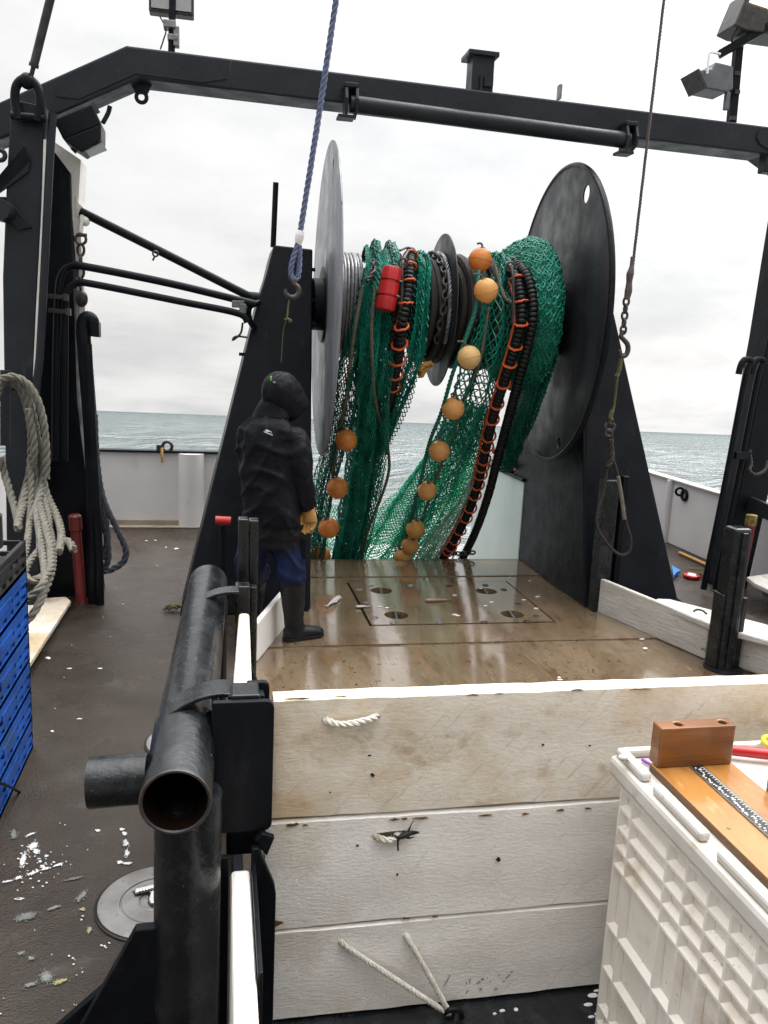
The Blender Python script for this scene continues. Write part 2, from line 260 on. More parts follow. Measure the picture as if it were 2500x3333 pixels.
class MB:
    def __init__(s): s.v = []; s.f = []; s.k = 0
    def add(s, v, f):
        s.v.append(np.array(v, float).reshape(-1, 3)); s.f += [tuple(int(i)+s.k for i in q) for q in f]; s.k += len(s.v[-1]); return s
    def box(s, c, d, ax=None):
        c = V3(c); h = V3(d)/2; A = np.eye(3) if ax is None else np.array(ax, float)
        v = [c+A[0]*x*h[0]+A[1]*y*h[1]+A[2]*z*h[2] for z in (-1, 1) for x, y in ((-1, -1), (1, -1), (1, 1), (-1, 1))]
        return s.add(v, [(3, 2, 1, 0), (4, 5, 6, 7), (0, 1, 5, 4), (1, 2, 6, 5), (2, 3, 7, 6), (3, 0, 4, 7)])
    def b2(s, lo, hi): lo, hi = V3(lo), V3(hi); return s.box((lo+hi)/2, hi-lo)
    def bar(s, a, b, w, h, up=(0, 0, 1)):     # box from a to b
        a, b = V3(a), V3(b); t = unit(b-a); x = np.cross(t, V3(up)); x /= np.linalg.norm(x); z = np.cross(x, t)
        return s.box((a+b)/2, (w, np.linalg.norm(b-a), h), (x, t, z))
    def prism(s, poly, ext):                   # planar polygon extruded by a vector
        P = np.array([V3(p) for p in poly]); n = len(P); e = V3(ext)
        nrm = sum(np.cross(P[i]-P[0], P[(i+1) % n]-P[0]) for i in range(n))
        if nrm@e > 0: P = P[::-1]
        return s.add(np.vstack([P, P+e]), [tuple(range(n)), tuple(range(2*n-1, n-1, -1))]+[(i, i+n, (i+1) % n+n, (i+1) % n) for i in range(n)])
    def tube(s, P, r, n=10, caps=True, closed=False, flat=1.):
        P = np.array(P, float); m = len(P); T, A, B = frames(P, closed); R = np.full(m, r) if np.isscalar(r) else np.interp(np.linspace(0, 1, m), np.linspace(0, 1, len(r)), r)
        a = np.linspace(0, 2*np.pi, n, endpoint=False)
        v = (P[:, None]+R[:, None, None]*(np.cos(a)[None, :, None]*A[:, None]+flat*np.sin(a)[None, :, None]*B[:, None])).reshape(-1, 3)
        f = []; mm = m if closed else m-1
        for i in range(mm):
            j = (i+1) % m
            for k in range(n): f.append((i*n+k, i*n+(k+1) % n, j*n+(k+1) % n, j*n+k))
        if caps and not closed: f += [tuple(range(n-1, -1, -1)), tuple((m-1)*n+k for k in range(n))]
        return s.add(v, f)
    def lathe(s, o, ax, prof, n=48, caps=True):           # prof: (t along the axis, radius)
        o, t = V3(o), unit(ax); a = V3((0, 0, 1)) if abs(t[2]) < .9 else V3((0, 1, 0)); A = unit(a-t*(a@t)); B = np.cross(t, A); an = np.linspace(0, 2*np.pi, n, endpoint=False)
        v = np.array([[o+t*h+max(r, 1e-4)*(np.cos(x)*A+np.sin(x)*B) for x in an] for h, r in prof]).reshape(-1, 3); f = []
        for i in range(len(prof)-1):
            for k in range(n): f.append((i*n+k, i*n+(k+1) % n, (i+1)*n+(k+1) % n, (i+1)*n+k))
        m = len(prof)
        if caps: f += [tuple(range(n-1, -1, -1)), tuple((m-1)*n+k for k in range(n))]
        return s.add(v, f)
    def ring(s, c, nrm, R, r, n=28, m=8, ry=None, up=None):
        t = unit(nrm); a = V3(up) if up is not None else (V3((0, 0, 1)) if abs(t[2]) < .9 else V3((0, 1, 0))); A = unit(a-t*(a@t)); B = np.cross(t, A); an = np.linspace(0, 2*np.pi, n, endpoint=False)
        return s.tube([V3(c)+R*np.cos(x)*A+(ry or R)*np.sin(x)*B for x in an], r, m, closed=True)
    def ell(s, c, r, ax=None, n=20, m=12):     # ellipsoid
        A = np.eye(3) if ax is None else np.array(ax, float); r = (r, r, r) if np.isscalar(r) else r
        v = []; f = []
        for i in range(m+1):
            th = math.pi*i/m
            for k in range(n):
                ph = 2*math.pi*k/n; v.append(V3(c)+A[0]*r[0]*math.sin(th)*math.cos(ph)+A[1]*r[1]*math.sin(th)*math.sin(ph)+A[2]*r[2]*math.cos(th))
        for i in range(m):
            for k in range(n): f.append((i*n+k, (i+1)*n+k, (i+1)*n+(k+1) % n, i*n+(k+1) % n))
        return s.add(v, f)
    def loft(s, rings, n=24):                  # rings: centre, half width, half depth, width axis, depth axis
        v = []; f = []; a = np.linspace(0, 2*np.pi, n, endpoint=False); m = len(rings)
        for c, w, d, X, Y in rings: v += [V3(c)+unit(X)*w*math.cos(t)+unit(Y)*d*math.sin(t) for t in a]
        for i in range(m-1):
            for k in range(n): f.append((i*n+k, i*n+(k+1) % n, (i+1)*n+(k+1) % n, (i+1)*n+k))
        f += [tuple(range(n-1, -1, -1)), tuple((m-1)*n+k for k in range(n))]; return s.add(v, f)
    def strands(s, P0, P1, r):                 # many thin three-sided twine segments at once
        P0, P1 = np.array(P0), np.array(P1); T = P1-P0; T /= np.maximum(np.linalg.norm(T, axis=1)[:, None], 1e-9)
        a = np.where(np.abs(T[:, 2:3]) < .85, V3((0, 0, 1))[None], V3((1, 0, 0))[None]); A = np.cross(T, a); A /= np.linalg.norm(A, axis=1)[:, None]; B = np.cross(T, A); m = len(P0)
        v = []
        for P in (P0-T*r*.4, P1+T*r*.4):
            for k in range(3): v.append(P+r*(math.cos(k*2.0944)*A+math.sin(k*2.0944)*B))
        v = np.stack(v, 1).reshape(-1, 3); b = np.arange(m)*6
        q = np.concatenate([np.stack([b+k, b+(k+1) % 3, b+3+(k+1) % 3, b+3+k], 1) for k in range(3)])
        s.v.append(v); s.f += (q+s.k).tolist(); s.k += len(v); return s
    def rope(s, P, r, pitch=None, n=6, strands=3, closed=False):
        Ln = plen(P); pitch = pitch or r*7; m = int(min(1400, max(24, Ln/pitch*9))); P = resample(P, m); T, A, B = frames(P); d = np.linspace(0, Ln, m)
        for k in range(strands):
            a = 2*np.pi*(d/pitch+k/strands); s.tube(P+.5*r*(np.cos(a)[:, None]*A+np.sin(a)[:, None]*B), r*.56, n)
        return s
    def chain(s, P, wl=.05, r=.006, w=.55):
        n = max(2, int(plen(P)/(wl*.74))); P = resample(P, n+1)
        for i in range(n):
            c = (P[i]+P[i+1])/2; t = unit(P[i+1]-P[i]); a = V3((1, 0, 0)) if i % 2 else V3((.2, 1, 0)); nn = unit(a-t*(a@t))
            s.ring(c, nn, wl/2-r*.2, r, 14, 6, ry=wl/2*w, up=t)
        return s
def finish(me, smooth, ang=40):
    if smooth:
        me.shade_smooth(); me.set_sharp_from_angle(angle=math.radians(ang))
def link(name, me, m, parent=None, bevel=0., loc=None):
    o = bpy.data.objects.new(name, me); COL.objects.link(o)
    if m is not None: me.materials.append(M[m] if isinstance(m, str) else m)
    if parent is not None:
        o.parent = parent; o.matrix_parent_inverse = Matrix.Translation(-Vector(parent.location)) if parent.parent is None else Matrix()
    else:
        v = np.empty(len(me.vertices)*3); me.vertices.foreach_get('co', v); v = v.reshape(-1, 3); lo, hi = v.min(0), v.max(0)
        c = np.array([(lo[0]+hi[0])/2, (lo[1]+hi[1])/2, lo[2]]) if loc is None else V3(loc); me.vertices.foreach_set('co', (v-c).ravel()); o.location = c
    if bevel:
        b = o.modifiers.new('bevel', 'BEVEL'); b.width = bevel; b.segments = 2; b.limit_method = 'ANGLE'; b.angle_limit = math.radians(50)
    return o
def root_of(o):
    while o.parent: o = o.parent
    return o
def build(name, mb, m, parent=None, smooth=True, bevel=0., ang=40, loc=None):
    me = bpy.data.meshes.new(name); v = np.vstack(mb.v); me.from_pydata(v.tolist(), [], mb.f); me.update(); finish(me, smooth, ang)
    return link(name, me, m, parent, bevel, loc)
def solid(name, mb, m, parent=None, voxel=.012, rough=0., rscale=6., sm=2, fold=0.):   # fuse overlapping lofts into one continuous skin
    me = bpy.data.meshes.new('tmp'); me.from_pydata(np.vstack(mb.v).tolist(), [], mb.f); me.update()
    o = bpy.data.objects.new('tmp', me); COL.objects.link(o); r = o.modifiers.new('r', 'REMESH'); r.mode = 'VOXEL'; r.voxel_size = voxel
    if sm: q = o.modifiers.new('s', 'SMOOTH'); q.iterations = sm; q.factor = .6
    dg = bpy.context.evaluated_depsgraph_get(); me2 = bpy.data.meshes.new_from_object(o.evaluated_get(dg)); bpy.data.objects.remove(o); me2.name = name
    if rough:
        for v in me2.vertices:
            p = v.co*rscale; d = mn.noise(p)+.5*mn.noise(p*2.3); v.co += v.normal*d*rough
    if fold:      # drag creases running diagonally and round the limbs
        for v in me2.vertices:
            x, y, z = v.co; w = mn.noise(Vector((x*2.2, y*2.2, z*1.7)))*.9
            a = 1-abs(mn.noise(Vector(((x+y)*3.5+w, (x-y)*2.5, z*6.5+(x+y)*4.5+w)))); c = 1-abs(mn.noise(Vector((x*6-z*3, y*6+w, z*3.2+w*2+9))))
            v.co += v.normal*fold*(max(0, a-.72)*2.2+max(0, c-.75)*1.6-.5)
    me2.materials.clear(); me2.shade_smooth(); return link(name, me2, m, parent)
def cut(mb, cutters):          # boolean difference, returns a mesh
    def tmp(b):
        me = bpy.data.meshes.new('tmp'); me.from_pydata(np.vstack(b.v).tolist(), [], b.f); me.update(); o = bpy.data.objects.new('tmp', me); COL.objects.link(o); return o
    o = tmp(mb); cs = [tmp(c) for c in cutters]
    for c in cs: d = o.modifiers.new('b', 'BOOLEAN'); d.operation = 'DIFFERENCE'; d.object = c; d.solver = 'EXACT'
    dg = bpy.context.evaluated_depsgraph_get(); me = bpy.data.meshes.new_from_object(o.evaluated_get(dg))
    for x in [o]+cs: bpy.data.objects.remove(x)
    me.materials.clear(); return me
def tag(o, label=None, cat_=None, group=None, kind=None):
    for k, v in (('label', label), ('category', cat_), ('group', group), ('kind', kind)):
        if v: o[k] = v
    return o
def thing(name, label, cat_, loc, group=None):
    o = bpy.data.objects.new(name, None); COL.objects.link(o); o.location = V3(loc); o.empty_display_size = .1; return tag(o, label, cat_, group)
# ================================================================ the setting
def sea():
    R = np.r_[np.geomspace(2.5, 700, 470), np.geomspace(730, 9000, 40)]; a = np.r_[np.linspace(-math.pi, -.55, 60, endpoint=False), np.linspace(-.55, .95, 520, endpoint=False), np.linspace(.95, math.pi, 60, endpoint=False)]; n = len(a)
    rr, aa = np.meshgrid(R, a, indexing='ij'); x = rr*np.sin(aa); y = rr*np.cos(aa); z = np.zeros_like(x); dense = (aa > -.55) & (aa < .95)
    for i in range(46):
        lam = 1.3*1.11**i*rng.uniform(.9, 1.1); th = rng.normal(.4, .75); k = 2*np.pi/lam; A = .021*lam**.72
        if lam > 34: continue
        sp = np.where(dense, np.maximum(rr*.0029, rr*.0121), rr*.05); A = A*np.clip(lam/(sp*2.2)-.6, 0, 1)
        z += A*np.sin(k*(x*math.sin(th)+y*math.cos(th))+rng.uniform(0, 6.28))
    v = np.stack([x, y, z], -1).reshape(-1, 3); m = len(R)
    i, k = np.meshgrid(np.arange(m-1), np.arange(n), indexing='ij'); q = np.stack([i*n+k, (i+1)*n+k, (i+1)*n+(k+1) % n, i*n+(k+1) % n], -1).reshape(-1, 4)[:, ::-1]
    me = bpy.data.meshes.new('sea'); me.from_pydata(v.tolist(), [], q.tolist()); me.update(); me.shade_smooth(); me.materials.append(M['sea'])
    o = bpy.data.objects.new('sea', me); COL.objects.link(o); nrm = Vector(SEAN); o.rotation_euler = nrm.to_track_quat('Z', 'Y').to_euler()
    o.location = Vector(C0-SEAN*3.25); 
    o['kind'] = 'structure'
sea()
# boat deck as sheets round the working area (x .2..3.32, y 2.06..7.37)
b = MB()
b.b2((-1.95, -2., -.12), (.2, 9.05, 0)); b.b2((3.34, -2, -.12), (5.0, 9.05, 0)); b.b2((.2, -2, -.12), (3.34, 2.13, 0)); b.b2((.2, 7.37, -.14), (.78, 9.05, -.004)); b.b2((2.9, 7.37, -.14), (3.34, 9.05, -.004))
deck = tag(build('deck', b, 'deck', smooth=False), kind='structure')
# paint splashes on the deck
def splat(mb, poly, z=.003): mb.prism([PZ(x, y, z) for x, y in poly], (0, 0, .0015))
def blob(mb, cx, cy, rx, ry, n=11, z=.003, j=.35, ang=0.):
    if rx*ry > 60:      # a worn patch: many small flecks, dense in the middle
        for _ in range(int(rx*ry*1.0)):
            a = random.uniform(0, 6.283); r = abs(random.gauss(0, .42)); dx, dy = rx*r*math.cos(a), ry*r*math.sin(a)
            blob(mb, cx+dx*math.cos(ang)-dy*math.sin(ang), cy+dx*math.sin(ang)+dy*math.cos(ang), random.uniform(.8, 2.6), random.uniform(.7, 1.7), 6, z+random.uniform(0, .0004))
        return
    P = []
    for k in range(n):
        a = 2*math.pi*k/n; r = 1+random.uniform(-j, j); dx, dy = rx*r*math.cos(a), ry*r*math.sin(a); P.append((cx+dx*math.cos(ang)-dy*math.sin(ang), cy+dx*math.sin(ang)+dy*math.cos(ang)))
    splat(mb, P, z)
b = MB()
for q in [(108, 2753, 22, 13, -.5), (118, 2772, 14, 11, 0), (75, 2800, 32, 11, -1.25), (100, 2716, 22, 4, -.4), (410, 2745, 10, 13, 0), (414, 2776, 9, 16, .1), (405, 2714, 8, 6, 0), (390, 2807, 9, 5, 0), (413, 2811, 14, 4, -.1), (398, 2700, 8, 4, 0), (318, 2704, 8, 4, 0),
          (60, 2857, 22, 5, -.3), (105, 2842, 28, 5, -.35), (150, 2828, 20, 4, -.3), (190, 2815, 16, 3, -.4), (25, 2869, 26, 3, -.2), (140, 2822, 10, 7, 0), (62, 2927, 14, 4, -.1), (60, 2926, 8, 3, 0), (130, 2805, 5, 4, 0), (152, 2786, 6, 3, 0)]: blob(b, *q[:4], ang=q[4])
for _ in range(28):
    x, y = random.gauss(125, 45), random.gauss(2810, 38); blob(b, x, y, random.uniform(1.5, 4.5), random.uniform(1.2, 2.6), 7)
for _ in range(40):
    x, y = random.uniform(0, 520), random.uniform(2680, 3320)
    if x < 500-(y-3030)*.7: blob(b, x, y, random.uniform(1.2, 3.6), random.uniform(1., 2.2), 7)
for x, y in [(355, 3070), (340, 3080), (345, 3085), (330, 3078), (268, 3165), (240, 3140), (237, 3120), (225, 3112), (350, 2975), (270, 2982), (265, 2995)]: blob(b, x, y, 4, 2.4, 8)
for _ in range(18):
    x, y = random.uniform(140, 660), random.uniform(1760, 2600)
    if x > 165 and x < 600-(y-1900)*.25: blob(b, x, y, random.uniform(1.2, 3.6), random.uniform(.8, 1.6), 7)
for x, y, rx, ry in [(158, 2142, 9, 4), (225, 2176, 8, 2), (325, 2176, 7, 2), (170, 2380, 5, 3), (575, 1786, 9, 2), (477, 1760, 4, 1), (505, 1759, 5, 1), (258, 2340, 9, 2)]: blob(b, x, y, rx, ry, 8)
build('paint_splash', b, 'paint', deck, smooth=False)
b = MB(); 
for q in [(265, 2918, 30, 10, -.75), (85, 2985, 46, 14, -.25), (150, 3180, 26, 26, .2), (100, 3205, 26, 8, -.3), (70, 3103, 14, 6, -.2), (102, 3120, 13, 7, -.2), (175, 2955, 34, 5, -.3), (240, 2860, 40, 4, -.2), (45, 2715, 14, 20, .2)]: blob(b, *q[:4], ang=q[4], j=.5)
build('paint_splash', b, 'paintgrey', deck, smooth=False)
b = MB(); blob(b, 195, 3195, 36, 8, ang=-.3); blob(b, 290, 3028, 9, 14, ang=.3); blob(b, 270, 2960, 9, 5); build('paint_splash', b, 'paintyel', deck, smooth=False)
m = MB(); m.b2((.17, 1.3, .0), (1.6, 2.135, .004)); build('black_strip', m, 'blackwet', deck, smooth=False)  # black wet strip of deck at the foot of the front boards
# working deck: wet brown sheathing laid in three lapped sheets with the flush hatch
HX0, HX1, HY0, HY1 = 1.065, 2.49, 5.56, 6.69
b = MB(); b.b2((.2, 2.13, -.05), (3.34, 5.19, .004))
for lo, hi in (((.2, 5.19, -.05), (HX0, 6.84, .014)), ((HX1, 5.19, -.05), (3.34, 6.84, .014)), ((HX0, 5.19, -.05), (HX1, HY0, .014)), ((HX0, HY1, -.05), (HX1, 6.84, .014))): b.b2(lo, hi)
b.b2((.2, 6.84, -.05), (3.34, 7.37, .022)); b.b2((HX0-.01, HY0-.01, -.16), (HX1+.01, HY1+.01, -.10))
wd = tag(build('working_deck', b, 'work', smooth=False), kind='structure')
b = MB()
for q in [(880, 2190, 60, 20, 0), (950, 2230, 50, 12, 0)]: blob(b, *q[:4], z=.0065, j=.6)
b = MB(); b.prism([PY(1000, 1834, 7.372)+(0, 0, .0)]+[V3(p) for p in ((.78, 7.372, -.5), (2.9, 7.372, -.5), (2.9, 7.372, .018), (.78, 7.372, .018))][1:], (0, .08, 0))
b = MB(); b.b2((.78, 7.371, -.9), (2.9, 7.45, .016)); b.prism([(.78, 7.45, -.25), (2.9, 7.45, -.25), (2.9, 9.6, -1.9), (.78, 9.6, -1.9)], (0, 0, -.1))
tag(build('stern_ramp', b, 'workdark', smooth=False), kind='structure')
b = MB(); out = [(-1.95, -2), (-1.95, 8.7), (-1.6, 9.06), (.78, 9.06), (.78, 7.5), (2.9, 7.5), (2.9, 9.06), (4.7, 9.06), (5.0, 8.7), (5.0, -2)]
b.prism([(x, y, -.13) for x, y in out], (0, 0, -2.6)); tag(build('hull', b, 'black', smooth=False), kind='structure')
# hatch cover with four lifting wells and bolt heads
hc = thing('hatch_cover', 'flush rectangular hatch cover with four round lifting wells in wet brown working deck', 'hatch cover', ((HX0+HX1)/2, (HY0+HY1)/2, -.05))
wells = [PZ(*p, .014) for p in ((1241, 1923), (1583, 1925), (1290, 2003), (1668, 2000))]
m = MB(); m.b2((HX0+.001, HY0+.001, -.095), (HX1-.001, HY1-.001, -.055)); build('seam_shade_pan', m, 'dark', hc, smooth=False)  # black pan below the cover, so the seam gap reads as shaded
pl = MB(); pl.b2((HX0+.02, HY0+.022, -.05), (HX1-.016, HY1-.013, .016)); cs = []
for w in wells: c = MB(); c.lathe((w[0], w[1], -.035), (0, 0, 1), [(0, .088), (.1, .092)], 28); cs.append(c)
me = cut(pl, cs); link('cover_plate', me, 'work', hc)
for w in wells:
    c = MB(); c.lathe((w[0], w[1], -.034), (0, 0, 1), [(0, .088), (.004, .088)], 28); wo = build('lifting_well', c, 'dark', hc, smooth=False)
    c = MB(); c.tube([(w[0]-.012, w[1]-.09, .006), (w[0]+.012, w[1]+.09, .006)], .009, 8); build('lifting_bar', c, 'galv', wo)
for x, y in ((1205, 1906), (1336, 1906), (1460, 1907), (1169, 1919), (1195, 1961), (1220, 2010), (1281, 2027), (1430, 2026), (1576, 2025), (1715, 2022), (1745, 2006), (1640, 1919), (1580, 1905), (1686, 1965), (1276, 1975)):
    p = PZ(x, y, .018); c = MB(); c.ring((p[0], p[1], .0175), (0, 0, 1), .023, .0045, 18, 6); c.lathe((p[0], p[1], .014), (0, 0, 1), [(0, .016), (.0045, .015)], 16); build('bolt_head', c, 'galv' if p[0] < 1.75 else 'steel', hc)
# bulwarks
def bulwark(label, face, cap, foot=None, col=None, post=None, name='bulwark', mt='bulwark'):
    P0 = V3(face[0][0]); t = thing(name, label, 'bulwark', (P0[0], P0[1], 0)); m = MB()
    for a, c in face: m.b2(a, c)
    build('panel', m, mt, t, bevel=.01, smooth=False); m = MB()
    if not cap: return t
    for a, c in cap: m.b2(a, c)
    build('cap_rail', m, 'black', t, smooth=False, bevel=.008)
    return t
sb = bulwark('white painted stern bulwark with black cap rail and rounded pipe column, left of the ramp', [((-1.62, 9.0, 0), (.82, 9.06, .785))], [((-1.64, 8.97, .785), (.84, 9.09, .81))])
m = MB(); m.lathe((PY(622, 1600, 8.93)[0], 9.02, .0), (0, 0, 1), [(0, .14), (.785, .14)], 40); build('pipe_column', m, 'bulwark', sb)
m = MB(); m.prism([(-1.6, 8.999, .005), (.8, 8.999, .005), (.8, 8.999, .06), (-1.6, 8.999, .06)], (0, -.03, 0)); m.prism([(-1.6, 8.97, .004), (.8, 8.97, .004), (.8, 8.86, .003), (-1.6, 8.86, .003)], (0, 0, .004)); build('footing', m, 'bulwarkfoot', sb, smooth=False)
m = MB()
P = PY(535, 1462, 9.02); m.ring(P+(.03, 0, .03), (.2, 1, 0), .05, .018, 20, 8); m.box(P+(-.05, 0, .01), (.06, .06, .07)); shk = tag(build('mooring_shackle', m, 'steel'), 'dark shackle with rope tail on the cap rail of the stern bulwark', 'shackle')
m = MB(); m.rope(cat([P+(-.02, -.06, .02), P+(-.02, -.09, -.05), P+(-.015, -.08, -.13)], 12), .014); build('rope_tail', m, 'broom', shk)
pb = bulwark('white painted port bulwark running aft behind the hanging ropes', [((-1.95, -2, 0), (-1.89, 8.75, .80))], [((-1.97, -2, .80), (-1.86, 8.78, .83))])
m = MB(); m.prism([(-1.95, 8.75, 0), (-1.62, 9.06, 0), (-1.62, 9.0, 0), (-1.89, 8.75, 0)], (0, 0, .79)); build('corner_panel', m, 'bulwark', pb, smooth=False)
st = bulwark('long white painted starboard bulwark with weathered cap rail beside the sea', [((4.9, -2, 0), (4.96, 9.0, .70))], [])
m = MB(); m.b2((4.87, -2, .70), (4.99, 9.03, .72)); build('cap_rail', m, 'whiteold', st, smooth=False, bevel=.005)
for y in (8.25, 5.2, 3.9): m = MB(); m.lathe((4.9, y, 0), (0, 0, 1), [(0, .05), (.699, .05)], 20); build('stiffener', m, 'bulwark', st)
P = PX(2228, 1612, 4.89); m = MB(); m.ring(P, (1, 0, 0), .05, .018, 18, 8); m.ring(P+(-.03, .05, .03), (.3, 1, 0), .04, .014, 18, 8); tag(build('pad_eye', m, 'black'), 'small black pad eye on the inner face of the starboard bulwark', 'pad eye')
s2 = bulwark('white stern bulwark to starboard of the ramp behind the net reel', [((2.9, 9.0, 0), (4.9, 9.06, .76))], [((2.88, 8.97, .76), (4.9, 9.09, .785))])
rw = bulwark('white side wall of the stern ramp, tinted green as net bounce, with black top rail', [((2.86, 7.42, -1.3), (2.9, 9.0, .78))], [((2.84, 7.42, .78), (2.95, 9.0, .815))], name='ramp_wall', mt='ramp')
P = PX(1640, 1490, 2.95); m = MB()
for k in range(26):
    a = random.uniform(0, 6.28); m.ell((2.88+random.uniform(-.06, .05), 8.0+random.uniform(-.25, .25), .83+random.uniform(0, .20)), (random.uniform(.03, .07), random.uniform(.03, .07), random.uniform(.02, .05)), n=8, m=6)
tag(build('net_bundle', m, 'redpaint'), 'small heap of dark red netting on the ramp wall behind the reel', 'netting')
wh = thing('added_wheelhouse', 'unseen cream deckhouse front with overhanging roof, added to block and bounce light', 'added_wheelhouse', (1.5, -1.3, 0)); m = MB(); m.b2((-1.9, -1.5, 0), (4.9, -1.0, 2.9)); build('wall', m, 'whitewall', wh, smooth=False)  # unseen deckhouse, added behind the camera to block and bounce light
m = MB(); m.b2((-1.95, -2.0, 2.9), (4.95, -.1, 3.0)); build('roof', m, 'whitewall', wh, smooth=False)  # overhang added to block more of the sky overhead
for x in (-.9, .6, 2.1, 3.6): m = MB(); m.b2((x-.45, -1.0, 1.4), (x+.45, -.985, 2.1)); build('window', m, 'ruler', wh, smooth=False)
# ================================================================ net reel: two stands, barrel, three flanges
AY, AZ = 6.7, 2.285
def PL(x, y):      # the stands' front plates lean aft as they rise
    d = ray(x, y); a = .235; t = (5.9-(C0[1]-a*C0[2]))/(d[1]-a*d[2]); return C0+d*t
def stand(label, front, depth, name='reel_stand'):
    t = thing(name, label, 'reel stand', (front[0][0], 5.9, 0)); m = MB(); m.prism(front, (0, depth, 0)); build('stand_plate', m, 'black', t, smooth=False, bevel=.012); return t
lf = [PL(x, y) for x, y in ((583, 2012), (842, 968), (853, 938), (868, 890), (880, 840), (892, 797), (1018, 811), (1014, 1300), (1011, 1985))]
ls = stand('black A shaped steel reel stand behind the person in dark clothing', lf, .55)
for q in lf: pass
m = MB(); a = PY(889, 805, 6.62); m.tube([a, PY(898, 594, 6.6)], .021, 10); build('stub_mast', m, 'black', ls)
m = MB(); m.lathe(PY(850, 975, 6.5), (-1, 0, .05), [(0, .05), (.12, .05)], 18); m.tube(cat([PY(842, 985, 6.4), PY(812, 1000, 6.3), PY(812, 1040, 6.3), PY(830, 1070, 6.35)], 20), .022, 8); build('pipe_union', m, 'black', ls)
m = MB(); m.tube(cat([PY(790, 1050, 6.4), PY(783, 1085, 6.4), PY(757, 1108, 6.4), PY(768, 1095, 6.4), PY(806, 1098, 6.4)], 26), .008, 7); build('bent_rod', m, 'steel', ls)
m = MB(); m.b2(PY(778, 1158, 6.35), PY(800, 1148, 6.4)); build('lug', m, 'black', ls, smooth=False)
m = MB(); m.box(PY(775, 990, 6.25), (.09, .05, .05)); m.box(PY(790, 1005, 6.25), (.05, .06, .07)); build('pipe_clamp', m, 'alu', ls, smooth=False, bevel=.006)
for y in (876, 975, 1050):
    m = MB(); m.box(PL(1022, y)+(0, .05, 0), (.03, .03, .025)); build('bolt_head', m, 'black', ls, smooth=False)
rf = [V3((2.872, 5.9, 0)), V3((2.90, 6.50, 2.55)), PL(1975, 905), PL(1985, 955), PL(2206, 1947), V3((3.80, 5.9, 0))]
rs = stand('black A shaped steel reel stand on the starboard side, half hidden by the large flange', rf, .5)
m = MB(); side = [(2.868, 5.905, 0.02), (2.868, 7.42, .02), tuple(PX(1632, 1796, 2.868)), tuple(PX(1682, 1500, 2.868)), (2.868, 7.1, 2.3), (2.868, 6.45, 2.3)]
m.prism([V3(p) for p in side], (.05, 0, 0)); build('inner_plate', m, 'black', rs, smooth=False, bevel=.01)
m = MB(); m.b2((2.885, 5.79, 0), (3.01, 5.895, 1.06)); build('channel_post', m, 'blackwet', rs, smooth=False, bevel=.008)
m = MB(); m.b2((3.05, 5.82, 0), (3.10, 5.893, 1.09)); build('channel_post', m, 'black', rs, smooth=False, bevel=.008)
reel = thing('net_reel', 'big black net reel drum with three round flanges carrying the green trawl', 'net reel', (1.78, AY, AZ-1.19))
def flange(x, R, th, mt, holes=(), name='flange', yaw=.03):
    d = MB(); d.lathe((x, AY, AZ), (math.cos(yaw), -math.sin(yaw), 0), [(0, R-.006), (.003, R), (th-.003, R), (th, R-.006)], 96); cs = []
    for y, z, r in holes: c = MB(); c.lathe((x-.1, y, z), (1, 0, 0), [(0, r), (.3, r)], 20); cs.append(c)
    me = cut(d, cs) if cs else None
    if me is None: return build(name, d, mt, reel, ang=30)
    finish(me, True, 30); return link(name, me, mt, reel)
h1 = PX(1912, 632, 2.70); h2 = PX(1706, 719, 2.76); h3 = PX(1092, 535, .815)
FL = flange(.80, 1.192, .014, 'bare_flange', [(6.7-.42, 2.29+.95, .045)])
FR = flange(2.725, 1.18, .012, 'grey_flange', [(h1[1], h1[2], .066), (h2[1], h2[2], .055), (6.3, 1.28, .045)], yaw=.065)
m = MB(); m.ring((2.74, AY, AZ), (math.cos(.065), -math.sin(.065), 0), 1.18, .024, 96, 8); build('rim', m, 'black', FR)
flange(1.735, .60, .014, 'grey_flange')
m = MB(); m.lathe((.62, AY, AZ), (1, 0, 0), [(0, .11), (2.3, .11)], 24); m.lathe((.84, AY, AZ), (1, 0, 0), [(0, .30), (1.91, .30)], 40); build('barrel', m, 'black', reel)
m = MB(); m.lathe((.66, AY, AZ), (1, 0, 0), [(0, .14), (.05, .2), (.13, .2)], 24); m.lathe((.78, AY, AZ), (1, 0, 0), [(0, .29), (.018, .30)], 40); build('hub', m, 'black', reel, ang=30)
# coils wound on the barrel
def coils(x0, x1, R, r, mt, label, lay=1, sq=.0):
    m = MB(); n = max(1, int((x1-x0)/(2*r)))
    for l in range(lay):
        for i in range(n):
            x = x0+(i+.5+.5*(l % 2))*(x1-x0)/n; RR = R+l*r*1.7+random.uniform(-1, 1)*r*.3; ph = random.uniform(0, 6)
            m.tube([(x+r*.5*math.sin(2*a+ph), AY+RR*math.sin(a), AZ+RR*math.cos(a)) for a in np.linspace(0, 2*math.pi, 64, endpoint=False)], r, 8, closed=True)
    return tag(build('wound_cable' if mt == 'galv' else 'wound_rope', m, mt), label, 'cable' if mt == 'galv' else 'rope')
coils(.845, 1.02, .345, .020, 'brownrope', 'dark rope turns at the foot of the left flange, under the grey cable', 2)
coils(.85, 1.06, .395, .013, 'galv', 'grey steel cable turns wound on the reel next to left flange', 1)
coils(1.50, 1.735, .33, .034, 'brownrope', 'thick dark brown rope turns wound left of the middle flange', 2)
coils(1.78, 2.20, .35, .043, 'brownrope', 'thick dark brown rope turns wound right of the middle flange', 2)
m = MB(); c0 = [(1.66+.02*math.sin(3*a), AY-.44*math.cos(a), AZ+.44*math.sin(a)) for a in np.linspace(-.6, 2.2, 40)]; m.chain(c0, .075, .010)
tag(build('chain', m, 'steel'), 'dark chain lying over the rope left of the middle flange', 'chain')
